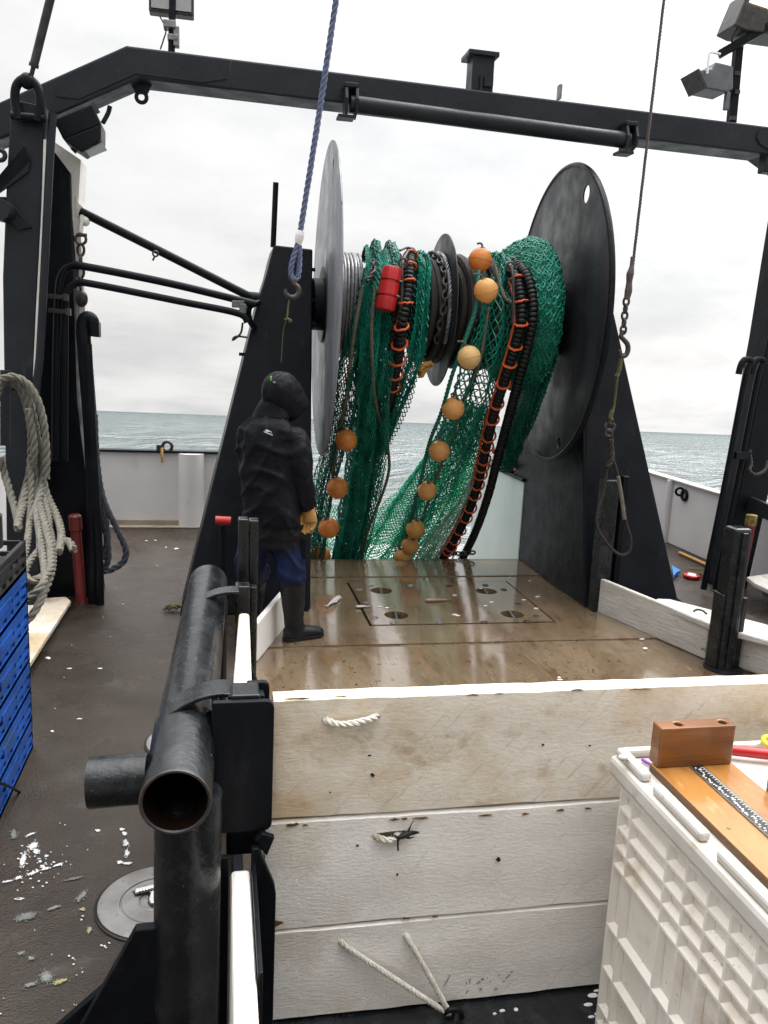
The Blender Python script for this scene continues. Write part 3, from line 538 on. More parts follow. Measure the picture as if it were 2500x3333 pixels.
m = MB(); m.rope([(1.705, AY-.45*math.cos(a), AZ+.45*math.sin(a)) for a in np.linspace(-.6, 2.2, 60)], .016); tag(build('wire_rope', m, 'galv'), 'grey twisted wire beside the chain on the reel', 'wire rope')
m = MB(); m.rope(cat([PY(1405, 1188, 6.35), PY(1385, 1200, 6.33), PY(1372, 1222, 6.35), PY(1366, 1215, 6.4)], 20), .022); m.rope(cat([PY(1405, 1182, 6.33), PY(1378, 1190, 6.31), PY(1366, 1206, 6.33)], 20), .02); tag(build('rope_knot', m, 'broom'), 'yellow brown rope knot below the middle flange', 'rope')
# ================================================================ trawl net
def net_panel(mb, Lp, Rp, nu, nv, r, folds=3, amp=.05, jit=.16, lat=.3, drop=.0, seed=0):
    g = np.random.default_rng(seed); A = cat(Lp, nv+1); B = cat(Rp, nv+1); u = np.linspace(0, 1, nu+1); v = np.linspace(0, 1, nv+1)
    P = A[:, None]+(B-A)[:, None]*u[None, :, None]
    dv = np.gradient(P, axis=0); du = np.gradient(P, axis=1); nr = np.cross(du, dv); nr /= np.maximum(np.linalg.norm(nr, axis=2)[..., None], 1e-9)
    ph = np.cumsum(g.normal(0, .10, nv+1)); ph2 = np.cumsum(g.normal(0, .16, nv+1))
    w = np.sin(2*np.pi*folds*u[None]+ph[:, None]*2)+.6*np.sin(2*np.pi*folds*1.73*u[None]+ph2[:, None]*2+1.)
    w2 = np.cos(2*np.pi*folds*u[None]+ph[:, None]*2+.7)
    wd_ = np.linalg.norm(B-A, axis=1)[:, None, None]
    P = P+nr*(amp*w)[..., None]+(B-A)[:, None]/np.maximum(wd_, 1e-6)*(lat*wd_[..., 0]/max(folds, 1)*.3*w2)[..., None]
    cell = np.linalg.norm(dv, axis=2).mean(); P += g.normal(0, cell*jit*.5, P.shape)
    i, j = np.meshgrid(np.arange(nv), np.arange(nu+1), indexing='ij'); ok = (i+j) % 2 == 0; e0, e1 = [], []
    for dj in (-1, 1):
        k = ok & (j+dj >= 0) & (j+dj <= nu); ii, jj = i[k], j[k]
        if drop: q = g.random(len(ii)) > drop; ii, jj = ii[q], jj[q]
        e0.append(P[ii, jj]); e1.append(P[ii+1, jj+dj])
    mb.strands(np.concatenate(e0), np.concatenate(e1), r); return P
def pyl(l): return [PY(*p) for p in l]
net = thing('trawl_net', 'dark and light green trawl net hanging from the reel down the stern ramp', 'fishing net', (1.6, 7.0, -.9))
top = lambda x: [V3((x, AY+.25, AZ+.36)), V3((x, AY, AZ+.45))]
def wrapx(px, py, y): return PY(px, py, y)[0]
# left hank
LA = [PY(1185, 880, 6.27), PY(1165, 960, 6.24), PY(1130, 1100, 6.28), PY(1095, 1230, 6.42), PY(1075, 1380, 6.75), PY(1045, 1500, 7.0), PY(1015, 1620, 7.2), PY(1000, 1740, 7.45), PY(985, 1880, 7.8)]
LB = [PY(1250, 880, 6.27), PY(1225, 980, 6.24), PY(1210, 1120, 6.28), PY(1178, 1250, 6.42), PY(1140, 1390, 6.75), PY(1108, 1510, 7.0), PY(1080, 1620, 7.2), PY(1062, 1740, 7.45), PY(1050, 1880, 7.8)]
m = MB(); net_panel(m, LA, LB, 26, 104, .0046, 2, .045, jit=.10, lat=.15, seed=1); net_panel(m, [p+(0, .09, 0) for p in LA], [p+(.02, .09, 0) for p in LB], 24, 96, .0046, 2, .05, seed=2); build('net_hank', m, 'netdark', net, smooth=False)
m = MB()
HL = [V3((1.09, AY+.20, AZ+.38)), V3((1.10, AY-.05, AZ+.455)), PY(1186, 900, 6.24), PY(1180, 1020, 6.20), PY(1168, 1170, 6.26), PY(1166, 1300, 6.5), PY(1150, 1430, 6.85), PY(1128, 1590, 7.15), PY(1105, 1720, 7.42), PY(1075, 1880, 7.8)]
HR = [V3((1.33, AY+.20, AZ+.38)), V3((1.34, AY-.05, AZ+.455)), PY(1305, 900, 6.24), PY(1296, 1020, 6.20), PY(1280, 1170, 6.26), PY(1268, 1300, 6.5), PY(1262, 1440, 6.85), PY(1246, 1560, 7.1), PY(1215, 1700, 7.4), PY(1165, 1880, 7.8)]
net_panel(m, HL, HR, 38, 124, .0046, 2, .035, jit=.10, lat=.12, seed=3); build('net_hank', m, 'net', net, smooth=False)
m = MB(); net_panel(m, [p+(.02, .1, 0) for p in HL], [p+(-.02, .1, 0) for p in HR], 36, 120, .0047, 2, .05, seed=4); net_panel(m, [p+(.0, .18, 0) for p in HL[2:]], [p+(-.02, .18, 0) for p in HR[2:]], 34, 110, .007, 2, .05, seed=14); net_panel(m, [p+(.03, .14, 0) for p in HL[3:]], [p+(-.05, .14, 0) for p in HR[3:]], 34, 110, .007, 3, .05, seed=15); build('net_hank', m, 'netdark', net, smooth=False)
m = MB()
KL = [V3((1.44, AY+.1, AZ+.44)), PY(1358, 850, 6.4), PY(1356, 930, 6.25), PY(1345, 1050, 6.21), PY(1318, 1170, 6.28), PY(1290, 1290, 6.5), PY(1255, 1400, 6.8), PY(1225, 1480, 7.0)]
KR = [V3((1.55, AY+.1, AZ+.44)), PY(1400, 850, 6.4), PY(1398, 930, 6.25), PY(1392, 1050, 6.21), PY(1382, 1170, 6.28), PY(1345, 1270, 6.5), PY(1295, 1380, 6.8), PY(1262, 1470, 7.0)]
net_panel(m, KL, KR, 24, 86, .0046, 2, .03, jit=.10, lat=.12, seed=5); net_panel(m, [p+(0, .08, 0) for p in KL], [p+(0, .08, 0) for p in KR], 18, 70, .0047, 2, .04, seed=6); build('net_hank', m, 'net', net, smooth=False)
# right fan
RA = [V3((2.02, AY+.15, AZ+.42)), PY(1606, 850, 6.45), PY(1572, 960, 6.25), PY(1545, 1080, 6.2), PY(1500, 1210, 6.3), PY(1450, 1340, 6.5), PY(1400, 1480, 6.8), PY(1345, 1600, 7.15), PY(1300, 1720, 7.45), PY(1260, 1880, 7.85)]
RB = [V3((2.20, AY+.15, AZ+.42)), PY(1672, 850, 6.45), PY(1684, 950, 6.25), PY(1690, 1080, 6.2), PY(1655, 1220, 6.3), PY(1612, 1350, 6.5), PY(1550, 1480, 6.8), PY(1470, 1600, 7.1), PY(1385, 1730, 7.45), PY(1320, 1880, 7.85)]
m = MB(); net_panel(m, RA, RB, 24, 84, .005, 2, .04, .14, lat=.15, seed=7); net_panel(m, [p+(.0, .1, 0) for p in RA[:7]], [p+(0, .1, 0) for p in RB[:7]], 22, 60, .006, 3, .05, seed=8); build('net_fan', m, 'net', net, smooth=False)
m = MB()
SA = [PY(1500, 1310, 6.85), PY(1420, 1430, 7.05), PY(1340, 1545, 7.35), PY(1262, 1640, 7.6), PY(1195, 1740, 7.85), PY(1130, 1880, 8.2)]
SB = [PY(1600, 1330, 6.85), PY(1576, 1450, 7.05), PY(1548, 1560, 7.35), PY(1515, 1650, 7.55), PY(1450, 1760, 7.8), PY(1370, 1880, 8.1)]
net_panel(m, SA, SB, 66, 120, .0044, 3, .03, .2, seed=9); net_panel(m, [p+(0, .12, 0) for p in SA], [p+(0, .12, 0) for p in SB], 60, 110, .0044, 4, .03, .2, seed=10)
net_panel(m, [PY(1045, 1650, 7.7), PY(1020, 1740, 7.8), PY(1000, 1880, 8.1)], [PY(1105, 1640, 7.7), PY(1110, 1740, 7.8), PY(1110, 1880, 8.1)], 22, 36, .0044, 2, .03, seed=16)
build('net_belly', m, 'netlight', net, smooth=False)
m = MB(); net_panel(m, [PY(1570, 1470, 6.85), PY(1520, 1580, 7.1), PY(1452, 1680, 7.35), PY(1385, 1765, 7.6), PY(1318, 1880, 7.9)], [PY(1586, 1480, 6.85), PY(1556, 1590, 7.1), PY(1516, 1680, 7.35), PY(1462, 1770, 7.6), PY(1400, 1880, 7.9)], 30, 130, .0042, 2, .015, .1, seed=11); build('fine_netting', m, 'netpale', net, smooth=False)
# hoop of net wound against the right flange: packed core and loose meshes over it
prof = [(2.20, .40), (2.24, .47), (2.30, .535), (2.38, .585), (2.46, .61), (2.53, .60), (2.585, .54), (2.61, .45)]
m = MB(); n_ = 120; vv = []
for t, R in prof:
    for k in range(n_):
        a = 2*math.pi*k/n_; q = R+.018*mn.noise(Vector((t*9, math.sin(a)*5, math.cos(a)*5)))
        vv.append((t, AY+q*math.sin(a), AZ+q*math.cos(a)))
m.add(vv, [(i*n_+k, i*n_+(k+1) % n_, (i+1)*n_+(k+1) % n_, (i+1)*n_+k) for i in range(len(prof)-1) for k in range(n_)]); build('wound_net', m, 'netcore', net)
m = MB(); e0, e1 = [], []; na, nt_ = 150, 26; tt = np.linspace(2.205, 2.605, nt_+1); RR = np.interp(tt, [p[0] for p in prof], [p[1] for p in prof])+.012
an = np.linspace(0, 2*np.pi, na, endpoint=False); P = np.stack([tt[:, None]+0*an[None], AY+RR[:, None]*np.sin(an)[None], AZ+RR[:, None]*np.cos(an)[None]], -1)+rng.normal(0, .006, (nt_+1, na, 3))
for i in range(nt_):
    for k in range(na):
        if (i+k) % 2 == 0:
            for d in (-1, 1): e0.append(P[i, k]); e1.append(P[i+1, (k+d) % na])
m.strands(np.array(e0), np.array(e1), .0055); build('wound_mesh', m, 'net', net, smooth=False)
# tail of the wound net running down behind the stand
m = MB(); net_panel(m, [V3((2.3, 6.35, 1.95)), PY(1720, 1150, 6.3), PY(1700, 1300, 6.5), PY(1660, 1420, 6.8), PY(1630, 1540, 7.2)], [V3((2.58, 6.3, 1.95)), PY(1815, 1150, 6.3), PY(1760, 1290, 6.5), PY(1710, 1400, 6.8), PY(1660, 1500, 7.2)], 30, 70, .006, 3, .05, seed=12)
net_panel(m, [V3((2.3, 6.4, 1.95)), PY(1725, 1150, 6.4), PY(1705, 1300, 6.6), PY(1665, 1420, 6.9), PY(1640, 1540, 7.3)], [V3((2.58, 6.4, 1.95)), PY(1810, 1150, 6.4), PY(1755, 1290, 6.6), PY(1700, 1400, 6.9), PY(1655, 1500, 7.3)], 26, 60, .006, 3, .05, seed=13); build('net_hank', m, 'netdark', net, smooth=False)
# selvedge and float lines
m = MB()
for l in ([(1238, 845, 6.45), (1222, 930, 6.2), (1210, 1050, 6.16), (1212, 1180, 6.22), (1220, 1300, 6.45), (1240, 1380, 6.75), (1262, 1450, 6.9)],
          [(1180, 930, 6.2), (1150, 1100, 6.22), (1125, 1300, 6.5), (1105, 1400, 6.75), (1090, 1500, 6.95), (1068, 1680, 7.3), (1050, 1790, 7.55), (1010, 1850, 7.7)],
          [(1610, 860, 6.4), (1640, 960, 6.18), (1665, 985, 6.15)], [(1262, 1450, 6.9), (1266, 1530, 7.05), (1240, 1620, 7.2), (1200, 1720, 7.4), (1170, 1850, 7.75)]): m.rope(cat(pyl(l), 60), .014)
build('selvedge_rope', m, 'nettie', net)
FLINE = [(1557, 880, 6.2), (1552, 990, 6.1), (1512, 1110, 6.1), (1472, 1220, 6.2), (1437, 1340, 6.4), (1398, 1440, 6.65), (1370, 1560, 6.95), (1345, 1660, 7.2), (1318, 1760, 7.45), (1290, 1860, 7.75)]
m = MB(); m.rope(cat(pyl(FLINE), 90), .017); build('float_line', m, 'netdark', net)
m = MB(); m.rope(cat(pyl([(1590, 1000, 6.2), (1560, 1180, 6.25), (1512, 1290, 6.45), (1480, 1400, 6.65), (1440, 1500, 6.9), (1405, 1600, 7.1), (1375, 1690, 7.3), (1330, 1790, 7.5), (1345, 1860, 7.7)]), 90), .013); build('float_line', m, 'nettie', net)
# floats
FLO = [(1563, 845, 6.28, 38, 'topmost orange ball float sitting on top of the reel right of the middle flange'), (1582, 945, 6.05, 39, 'orange ball float second from the top, before dark rope coils'), (1527, 1163, 6.08, 38, 'tan orange ball float hanging just below the reel beside the small flange'),
       (1475, 1330, 6.35, 37, 'orange ball float on the right hand line, just above the sea horizon'), (1430, 1467, 6.62, 34, 'orange ball float on right hand line, first one below the sea horizon'), (1390, 1597, 6.95, 31, 'orange ball float on right hand line, halfway between horizon and deck edge'),
       (1352, 1722, 7.3, 31, 'orange ball float at top of the bunch of three above the deck edge'), (1335, 1775, 7.42, 29, 'middle orange ball float of the bunch of three above the deck edge'), (1312, 1812, 7.5, 29, 'lowest orange ball float of the bunch of three, cut off by the deck edge'),
       (1127, 1433, 6.7, 36, 'orange ball float between the left net hanks, upper one at sea level'), (1098, 1588, 7.0, 35, 'orange ball float in the left net, second one down from the horizon'), (1070, 1718, 7.2, 34, 'deep orange ball float beside the tan glove of the person'), (1042, 1810, 7.7, 35, 'orange ball float behind the loose mesh at the deck edge, right of the blue trousers')]
for i, (x, y, Y, rp, lb) in enumerate(FLO):
    c = PY(x, y, Y); d = (c-C0)@cf; R = rp*d/F; ax = unit((random.uniform(-.4, .4), random.uniform(-.6, .2), 1)); m = MB()
    m.lathe(c-ax*R, ax, [(R*(1-math.cos(t)), max(R*math.sin(t), .012)) for t in np.linspace(.12, math.pi-.12, 22)], 32); m.ring(c, ax, R*.995, .0035, 40, 6); m.lathe(c-ax*R*1.02, ax, [(0, .026), (.012, .03)], 14); o = tag(build('net_float', m, 'floatdeep' if i in (0, 9, 10, 11, 12) else 'floatpale' if i == 2 else 'float', ang=60), lb, 'float', 'orange floats on the trawl net')
    m = MB(); m.ring(c+ax*R*.985, ax, .016, .006, 16, 6); m.rope(cat([c+ax*R*.96, c+ax*(R+.03)+(-.02, 0, 0), c+ax*(R+.05)+(-.05, .02, -.02)], 10), .008); build('lashing', m, 'nettie', o)
# red cylinder buoy
a, c = PY(1278, 868, 6.12), PY(1252, 1012, 6.1); m = MB(); t = unit(c-a); Ln = np.linalg.norm(c-a)
m.lathe(a, t, [(0, .045), (.008, .066), (.03, .074), (Ln*.30, .074), (Ln*.315, .060), (Ln*.34, .060), (Ln*.355, .074), (Ln*.64, .074), (Ln*.655, .060), (Ln*.68, .060), (Ln*.695, .074), (Ln-.03, .074), (Ln-.008, .066), (Ln, .045)], 28); bu = tag(build('net_sounder', m, 'red', ang=35), 'glossy red grooved cylinder hung on the green net at the reel', 'cylinder buoy')
for f in (.33, .67):
    m = MB(); m.ring(a+t*Ln*f+(.068, -.01, 0), (.2, .3, 1), .022, .006, 14, 6); build('wire_clip', m, 'galv', bu)
# rubber disc footropes with orange lashings
def footrope(label, path, r, lash, step, ltilt=0.):
    P = cat(pyl(path), 400); m = MB(); Ln = plen(P); n = int(Ln/.034); Q = resample(P, n); T, A, B = frames(Q)
    for i in range(n-1): m.lathe(Q[i], T[i], [(0, r*.86), (.006, r), (.024, r*(1+random.uniform(-.06, .05))), (.031, r*.86)], 14)
    o = tag(build('footrope', m, 'rubber', ang=50), label, 'footrope', 'rubber disc footropes of the trawl')
    if lash:
        m = MB(); s = lash[0]; C_ = []
        while s < lash[1]:
            i = min(int(s*n), n-2); w = r*(1.10 if s < .42 else 1.26)+.006
            C_ += [Q[i]+w*(math.cos(q)*A[i]+math.sin(q)*B[i])+T[i]*(.02*math.sin(q+1)+random.uniform(-.004, .004)) for q in np.linspace(2.2, 8.6, 18)]; s += step*(1-.45*s)*random.uniform(.6, 1.4)
        m.tube(C_, .0088, 6)
        build('orange_lashing', m, 'lash', o)
    return o
footrope('black rubber disc footrope with orange lashings on the left, beside the red cylinder', [(1338, 818, 6.45), (1332, 880, 6.22), (1325, 960, 6.13), (1308, 1060, 6.10), (1293, 1180, 6.26), (1278, 1260, 6.45), (1266, 1340, 6.75), (1258, 1400, 7.0)], .040, (.05, .66), .082)
footrope('plain black rubber disc footrope between the red cylinder and the laced one', [(1292, 832, 6.5), (1288, 900, 6.3), (1283, 1000, 6.2), (1275, 1130, 6.24), (1255, 1280, 6.5)], .040, None, 0)
footrope('long black rubber disc footrope thickly laced with orange, running down to the deck edge', [(1655, 862, 6.4), (1688, 930, 6.18), (1697, 1030, 6.08), (1682, 1110, 6.1), (1645, 1230, 6.2), (1605, 1360, 6.45), (1580, 1470, 6.75), (1560, 1560, 7.0), (1528, 1660, 7.25), (1478, 1760, 7.5), (1415, 1860, 7.8)], .040, (.06, .99), .049)
footrope('plain black rubber disc footrope hanging rightmost, beside the pale ramp wall', [(1676, 848, 6.45), (1718, 905, 6.2), (1736, 1010, 6.08), (1722, 1110, 6.1), (1690, 1230, 6.2), (1650, 1380, 6.5), (1618, 1500, 6.8), (1590, 1610, 7.1), (1548, 1730, 7.4), (1490, 1850, 7.7)], .040, None, 0)
m = MB(); m.tube(cat(pyl([(1330, 815, 6.38), (1310, 860, 6.15), (1308, 960, 6.1), (1300, 1060, 6.08)]), 30), .012, 8); m.tube(cat(pyl([(1302, 815, 6.3), (1330, 806, 6.4), (1352, 825, 6.35)]), 20), .009, 8); m.ring(PY(1312, 855, 6.13), (.2, 1, 0), .03, .008); tag(build('steel_link', m, 'steel'), 'thin dark steel rod and link lying along the laced footrope on the left', 'steel link')
m = MB(); m.tube(cat(pyl([(1650, 855, 6.3), (1668, 880, 6.1), (1672, 990, 6.04), (1668, 1050, 6.04)]), 30), .011, 8); m.ring(PY(1662, 868, 6.15), (.3, 1, 0), .032, .008); tag(build('steel_link', m, 'steel'), 'thin dark steel rod and shackle beside the right hand footropes', 'steel link')
m = MB(); m.chain(pyl([(1213, 845, 6.3), (1215, 880, 6.22)]), .05, .008); m.rope(cat(pyl([(1216, 880, 6.2), (1206, 900, 6.17), (1192, 915, 6.15)]), 12), .02); tag(build('chain', m, 'steel'), 'short dark chain with knot at the top of the left net hank', 'chain')
m = MB(); m.chain(pyl([(1545, 1798, 7.45), (1500, 1802, 7.5), (1470, 1800, 7.55)]), .06, .009); m.tube(cat(pyl([(1500, 1690, 7.4), (1480, 1790, 7.55), (1465, 1850, 7.7)]), 16), .008, 6); tag(build('chain', m, 'steel'), 'dark chain across the lower ends of the footropes at the deck edge', 'chain')
# ================================================================ gantry arch
g = thing('gantry_arch', 'black steel gantry arch spanning the boat over the net reel', 'gantry', (1.8, 6.4, 0))
def zt(x): return 3.905-.0165*(x-.37)*.55
YF, YB = 6.35, 6.62
m = MB()
polyF = [(-.64, 3.90), (4.32, 3.84), (5.2, 3.42), (5.12, 3.22), (4.28, 3.635), (-.555, 3.70), (-1.42, 3.25), (-1.95, 3.02), (-1.95, 3.23), (-1.46, 3.463)]
m.prism([(x, YF, z) for x, z in polyF], (0, YB-YF, 0)); build('beam', m, 'gantry', g, smooth=False, bevel=.014)
m = MB()
m.prism([(x, YF, z) for x, z in ((-1.08, 3.62), (-.66, 3.83), (-.2, 3.84), (0.0, 3.79), (.03, 3.755), (-.13, 3.715), (-.58, 3.725), (-.95, 3.53), (-1.1, 3.53))], (0, -.008, 0)); build('doubler_plate', m, 'gantry', g, smooth=False); m = MB(); m.prism([(x, YF, z) for x, z in ((4.17, 3.79), (4.22, 3.82), (4.6, 3.66), (4.6, 3.53), (4.3, 3.66), (4.2, 3.70), (4.16, 3.75))], (0, -.012, 0)); build('doubler_plate', m, 'gantry', g, smooth=False)
# legs, front black and inboard face white on the port side
m = MB(); m.prism([PY(145, 520, 6.4)*(1, 0, 1)+(0, 6.4, 0), PY(176, 492, 6.4)*(1, 0, 1)+(0, 6.4, 0), PY(228, 562, 6.4)*(1, 0, 1)+(0, 6.4, 0), PY(250, 1300, 6.4), (-.885, 6.4, .0), (-1.36, 6.4, 0), (-1.34, 6.4, 1.6)], (0, .28, 0)); build('leg', m, 'black', g, smooth=False, bevel=.008)
m = MB(); m.prism([(-1.2, 6.45, 3.30), (-.965, 6.45, 3.16), (-.985, 6.45, 2.9), (-.93, 6.45, 1.35), (-.955, 6.45, 1.3), (-1.04, 6.45, 3.0), (-1.2, 6.45, 3.1)], (0, .27, 0)); build('leg_edge', m, 'whiteclean', g, smooth=False)
m = MB(); m.prism([(4.40, 6.4, 0), (4.545, 6.4, 2.2), (4.60, 6.4, 3.68), (4.95, 6.4, 3.5), (4.88, 6.4, 2.2), (4.66, 6.4, 0)], (0, .28, 0)); build('leg', m, 'black', g, smooth=False, bevel=.01)
m = MB(); m.bar(PY(2440, 1640, 6.38), PY(2560, 1690, 6.0), .05, .13); build('knee_bracket', m, 'gantry', g, smooth=False)
for x in (306, 690+1e4):
    if x > 5e3: continue
m = MB(); p = PY(460, 300, YF+.12); m.prism([p+(-.075, 0, .06), p+(.075, 0, .06), p+(.04, 0, -.01), p+(-.04, 0, -.01)], (0, .02, 0)); m.ring(p+(0, .01, -.03), (0, 1, 0), .035, .014, 22, 8); build('pad_eye', m, 'gantry', g, ang=30)
m = MB(); m.b2(PY(1534, 286, 6.4)+(0, 0, -.06), PY(1612, 180, 6.4)+(0, .16, 0)); build('box_post', m, 'gantry', g, smooth=False, bevel=.006)
m = MB(); c = (PY(1534, 180, 6.4)+PY(1612, 180, 6.4))/2; m.box(c+(.0, .08, .01), (.235, .22, .035)); build('post_cap', m, 'gantry', g, smooth=False, bevel=.006)
m = MB(); m.box(PY(1566, 270, 6.39), (.02, .02, .11)); m.box(PY(1590, 265, 6.385), (.07, .02, .07)); build('post_gusset', m, 'gantry', g, smooth=False)
m = MB(); m.box(PY(1821, 300, 6.45), (.022, .05, .1)); build('lug', m, 'galv', g, smooth=False)
m = MB(); m.box(PY(2497, 535, 6.42), (.10, .1, .14)); build('lug', m, 'gantry', g, smooth=False, bevel=.01)
RLl, RLr = PY(1140, 338, 6.27), PY(2045, 458, 6.27); m = MB(); m.tube([RLl, RLr], .058, 22); build('roller_bar', m, 'gantry', g)
for p in (RLl, RLr):
    m = MB(); m.box(p+(0, .02, .115), (.10, .13, .03)); m.prism([p+(-.045, .075, .12), p+(-.045, -.04, .10), p+(-.045, -.075, .02), p+(-.045, -.06, -.09), p+(-.045, .06, -.09)], (.022, 0, 0)); m.prism([p+(.03, .075, .12), p+(.03, -.04, .10), p+(.03, -.075, .02), p+(.03, -.06, -.05), p+(.03, .06, -.09)], (.022, 0, 0)); m.box(p+(-.03, 0, -.095), (.12, .12, .022)); build('roller_bracket', m, 'gantry', g, smooth=False, bevel=.005)
# port derrick column in front of the arch
cl_ = thing('derrick_column', 'thick black steel column at the left with shackle plate and welded gussets', 'column', (-1.25, 6.0, 0))
m = MB(); m.prism([PY(35, 343, 6.0), PY(150, 345, 6.0), PY(128, 800, 6.0), PY(108, 1300, 6.0), (-1.24, 6.0, 0), (-1.46, 6.0, 0), PY(8, 900, 6.0), PY(22, 560, 6.0)], (0, .20, 0)); build('post', m, 'gantry', cl_, smooth=False, bevel=.012)
m = MB(); m.prism([PY(80, 470, 5.9), PY(100, 520, 5.98), PY(90, 560, 5.98), PY(-20, 640, 5.98), PY(-20, 590, 5.9)], (0, .03, 0)); m.prism([PY(-15, 640, 5.9), PY(20, 640, 5.9), PY(105, 740, 5.98), PY(60, 750, 5.98), PY(10, 690, 5.95), PY(-15, 690, 5.95)], (0, .05, 0)); build('gusset', m, 'gantry', cl_, smooth=False, bevel=.006)
m = MB(); m.lathe(PY(-6, 680, 5.85), (.15, 1, 0), [(0, .07), (.1, .07)], 20); m.ring(PY(0, 505, 5.95), (0, 1, 0), .03, .015); build('pin', m, 'gantry', cl_)
m = MB(); m.prism([PY(52, 330, 5.99), PY(150, 350, 5.99), PY(150, 372, 5.99), PY(140, 398, 5.99), PY(70, 400, 5.99), PY(58, 370, 5.99)], (0, -.03, 0)); build('lug_plate', m, 'gantry', cl_, smooth=False, bevel=.005)
m = MB(); m.tube(cat([PY(172, 370, 5.95), PY(160, 560, 5.95), PY(146, 850, 5.95), PY(130, 1150, 5.95), PY(116, 1330, 5.95), (-1.2, 5.95, .6)], 40), .026, 12); build('conduit_pipe', m, 'gantry', cl_)
m = MB(); m.tube(cat([PY(148, 455, 5.97), PY(140, 700, 5.97), PY(124, 1000, 5.97), PY(112, 1260, 5.97)], 30), .012, 6); build('highlight_strip', m, 'whiteclean', cl_)  # pale tube standing in for the highlight along the conduit
m = MB(); m.b2(PY(8, 1205, 5.55)-(0, .02, 0), PY(28, 1205, 5.55)+(0, .02, 0)) if False else m.bar(PY(18, 1205, 5.6), PY(18, 1450, 5.6), .055, .04, (0, 1, 0)); m.tube([PY(18, 1230, 5.62), PY(18, 1230, 6.02)], .02, 8); m.tube([PY(18, 1260, 5.62), PY(110, 1262, 5.75)], .02, 8); build('rope_peg', m, 'gantry', cl_, smooth=False)
# stay with turnbuckle and shackle on the column head
P0 = PY(92, 285, 5.95); P1 = PY(178, -60, 5.8); sy = thing('turnbuckle_stay', 'dark turnbuckle stay rising from shackle on the left column head', 'stay', P0-(0, 0, .16)); d = P1-P0
m = MB(); m.tube([P0+d*.02, P0+d*.22], .014, 10); m.tube([P0+d*.20, P0+d*.235], .030, 12); m.tube([P0+d*.23, P1], .026, 12); build('turnbuckle', m, 'steel', sy)
m = MB(); m.tube(cat([P0+(-.055, -.03, -.20), P0+(-.075, -.03, -.09), P0+(-.06, -.03, .0), P0+(0, -.03, .045), P0+(.06, -.03, .0), P0+(.075, -.03, -.09), P0+(.055, -.03, -.20)], 40), .028, 12); m.tube([P0+(-.10, -.03, -.18), P0+(.10, -.03, -.18)], .024, 12); m.ell(P0+(.0, -.03, .03), (.045, .04, .05)); build('shackle', m, 'black', sy)
# floodlight slung under the bend
fl = thing('floodlight', 'black box floodlight slung under the bend of the arch, at the left', 'floodlight', PY(265, 470, 6.3)); A = [unit(PY(310, 365, 6.3)-PY(200, 410, 6.3)), V3((0, 1, 0)), None]; A[2] = np.cross(A[0], A[1])
c = PY(262, 412, 6.3); m = MB(); m.box(c, (.27, .26, .13), A); m.prism([c+A[0]*x+A[2]*z+V3((0, -.13, 0)) for x, z in ((-.135, -.065), (.135, -.065), (.09, -.15), (-.06, -.18))], (0, .24, 0)); build('housing', m, 'black', fl, smooth=False, bevel=.008)
m = MB(); m.box(c+A[2]*-.17+A[0]*.02, (.14, .2, .01), A); build('lens', m, 'lampglass', fl, smooth=False)
m = MB(); m.tube(cat([PY(358, 345, 6.4), PY(352, 368, 6.4), PY(335, 400, 6.38)], 12), .016, 8); m.tube(cat([PY(325, 445, 6.35), PY(312, 475, 6.35), PY(290, 495, 6.35), PY(255, 490, 6.35)], 16), .010, 6); m.tube(cat([PY(300, 465, 6.3), PY(285, 482, 6.3), PY(262, 490, 6.3)], 12), .006, 6); build('cable', m, 'black', fl)
m = MB(); m.bar(PY(300, 335, 6.33), PY(320, 368, 6.33), .02, .03); m.bar(PY(235, 480, 6.34), PY(250, 495, 6.34), .03, .03); build('bracket', m, 'steel', fl, smooth=False)
# floodlight on pole over the beam
a = PY(558, 168, 6.5); fp = thing('floodlight', 'floodlight on a short pole over the left part of the arch beam', 'floodlight', a); k = a[0]
m = MB(); m.tube([a+(0, 0, -.02), (k+.01, 6.5, 4.32)], .024, 12); build('pole', m, 'black', fp)
m = MB(); m.box((k-.01, 6.49, 4.10), (.085, .09, .05)); m.box((k+.035, 6.49, 4.03), (.04, .06, .13)); m.box((k+.01, 6.49, 4.02), (.07, .07, .04)); build('clamp', m, 'galv', fp, smooth=False, bevel=.006)
m = MB(); m.box((k-.0, 6.56, 4.265), (.305, .10, .16)); build('housing', m, 'steel', fp, smooth=False, bevel=.01)
m = MB(); m.box((k-.0, 6.5, 4.265), (.27, .006, .12)); build('lens', m, 'lampglass', fp, smooth=False)
m = MB(); m.tube(cat([PY(522, 160, 6.5), PY(532, 130, 6.48), PY(540, 95, 6.48), PY(520, 52, 6.47)], 18), .005, 6); build('cable', m, 'black', fp)
# light mast to starboard with two lamps
ms = thing('light_mast', 'dark square light mast on the right end of the arch beam with slanted cross arm', 'mast', PY(2378, 398, 6.5))
m = MB(); m.bar(PY(2380, 405, 6.5), PY(2405, 130, 6.5), .062, .062, (0, 1, 0)); build('mast_post', m, 'black', ms, smooth=False, bevel=.006)
m = MB(); m.bar(PY(2340, 178, 6.46), PY(2530, 70, 6.35), .055, .06); build('cross_arm', m, 'black', ms, smooth=False, bevel=.005)
m = MB(); m.box(PY(2365, 330, 6.45), (.035, .04, .13)); build('junction_box', m, 'alu', ms, smooth=False, bevel=.005)
for x, y in ((2398, 300), (2385, 385), (2400, 240)):
    m = MB(); m.box(PY(x, y, 6.47), (.045, .03, .03)); build('cable_clip', m, 'steel', ms, smooth=False)
fb = thing('floodlight', 'unlit grey floodlight turned sideways on the light mast, below the cross arm', 'floodlight', PY(2340, 300, 6.5))
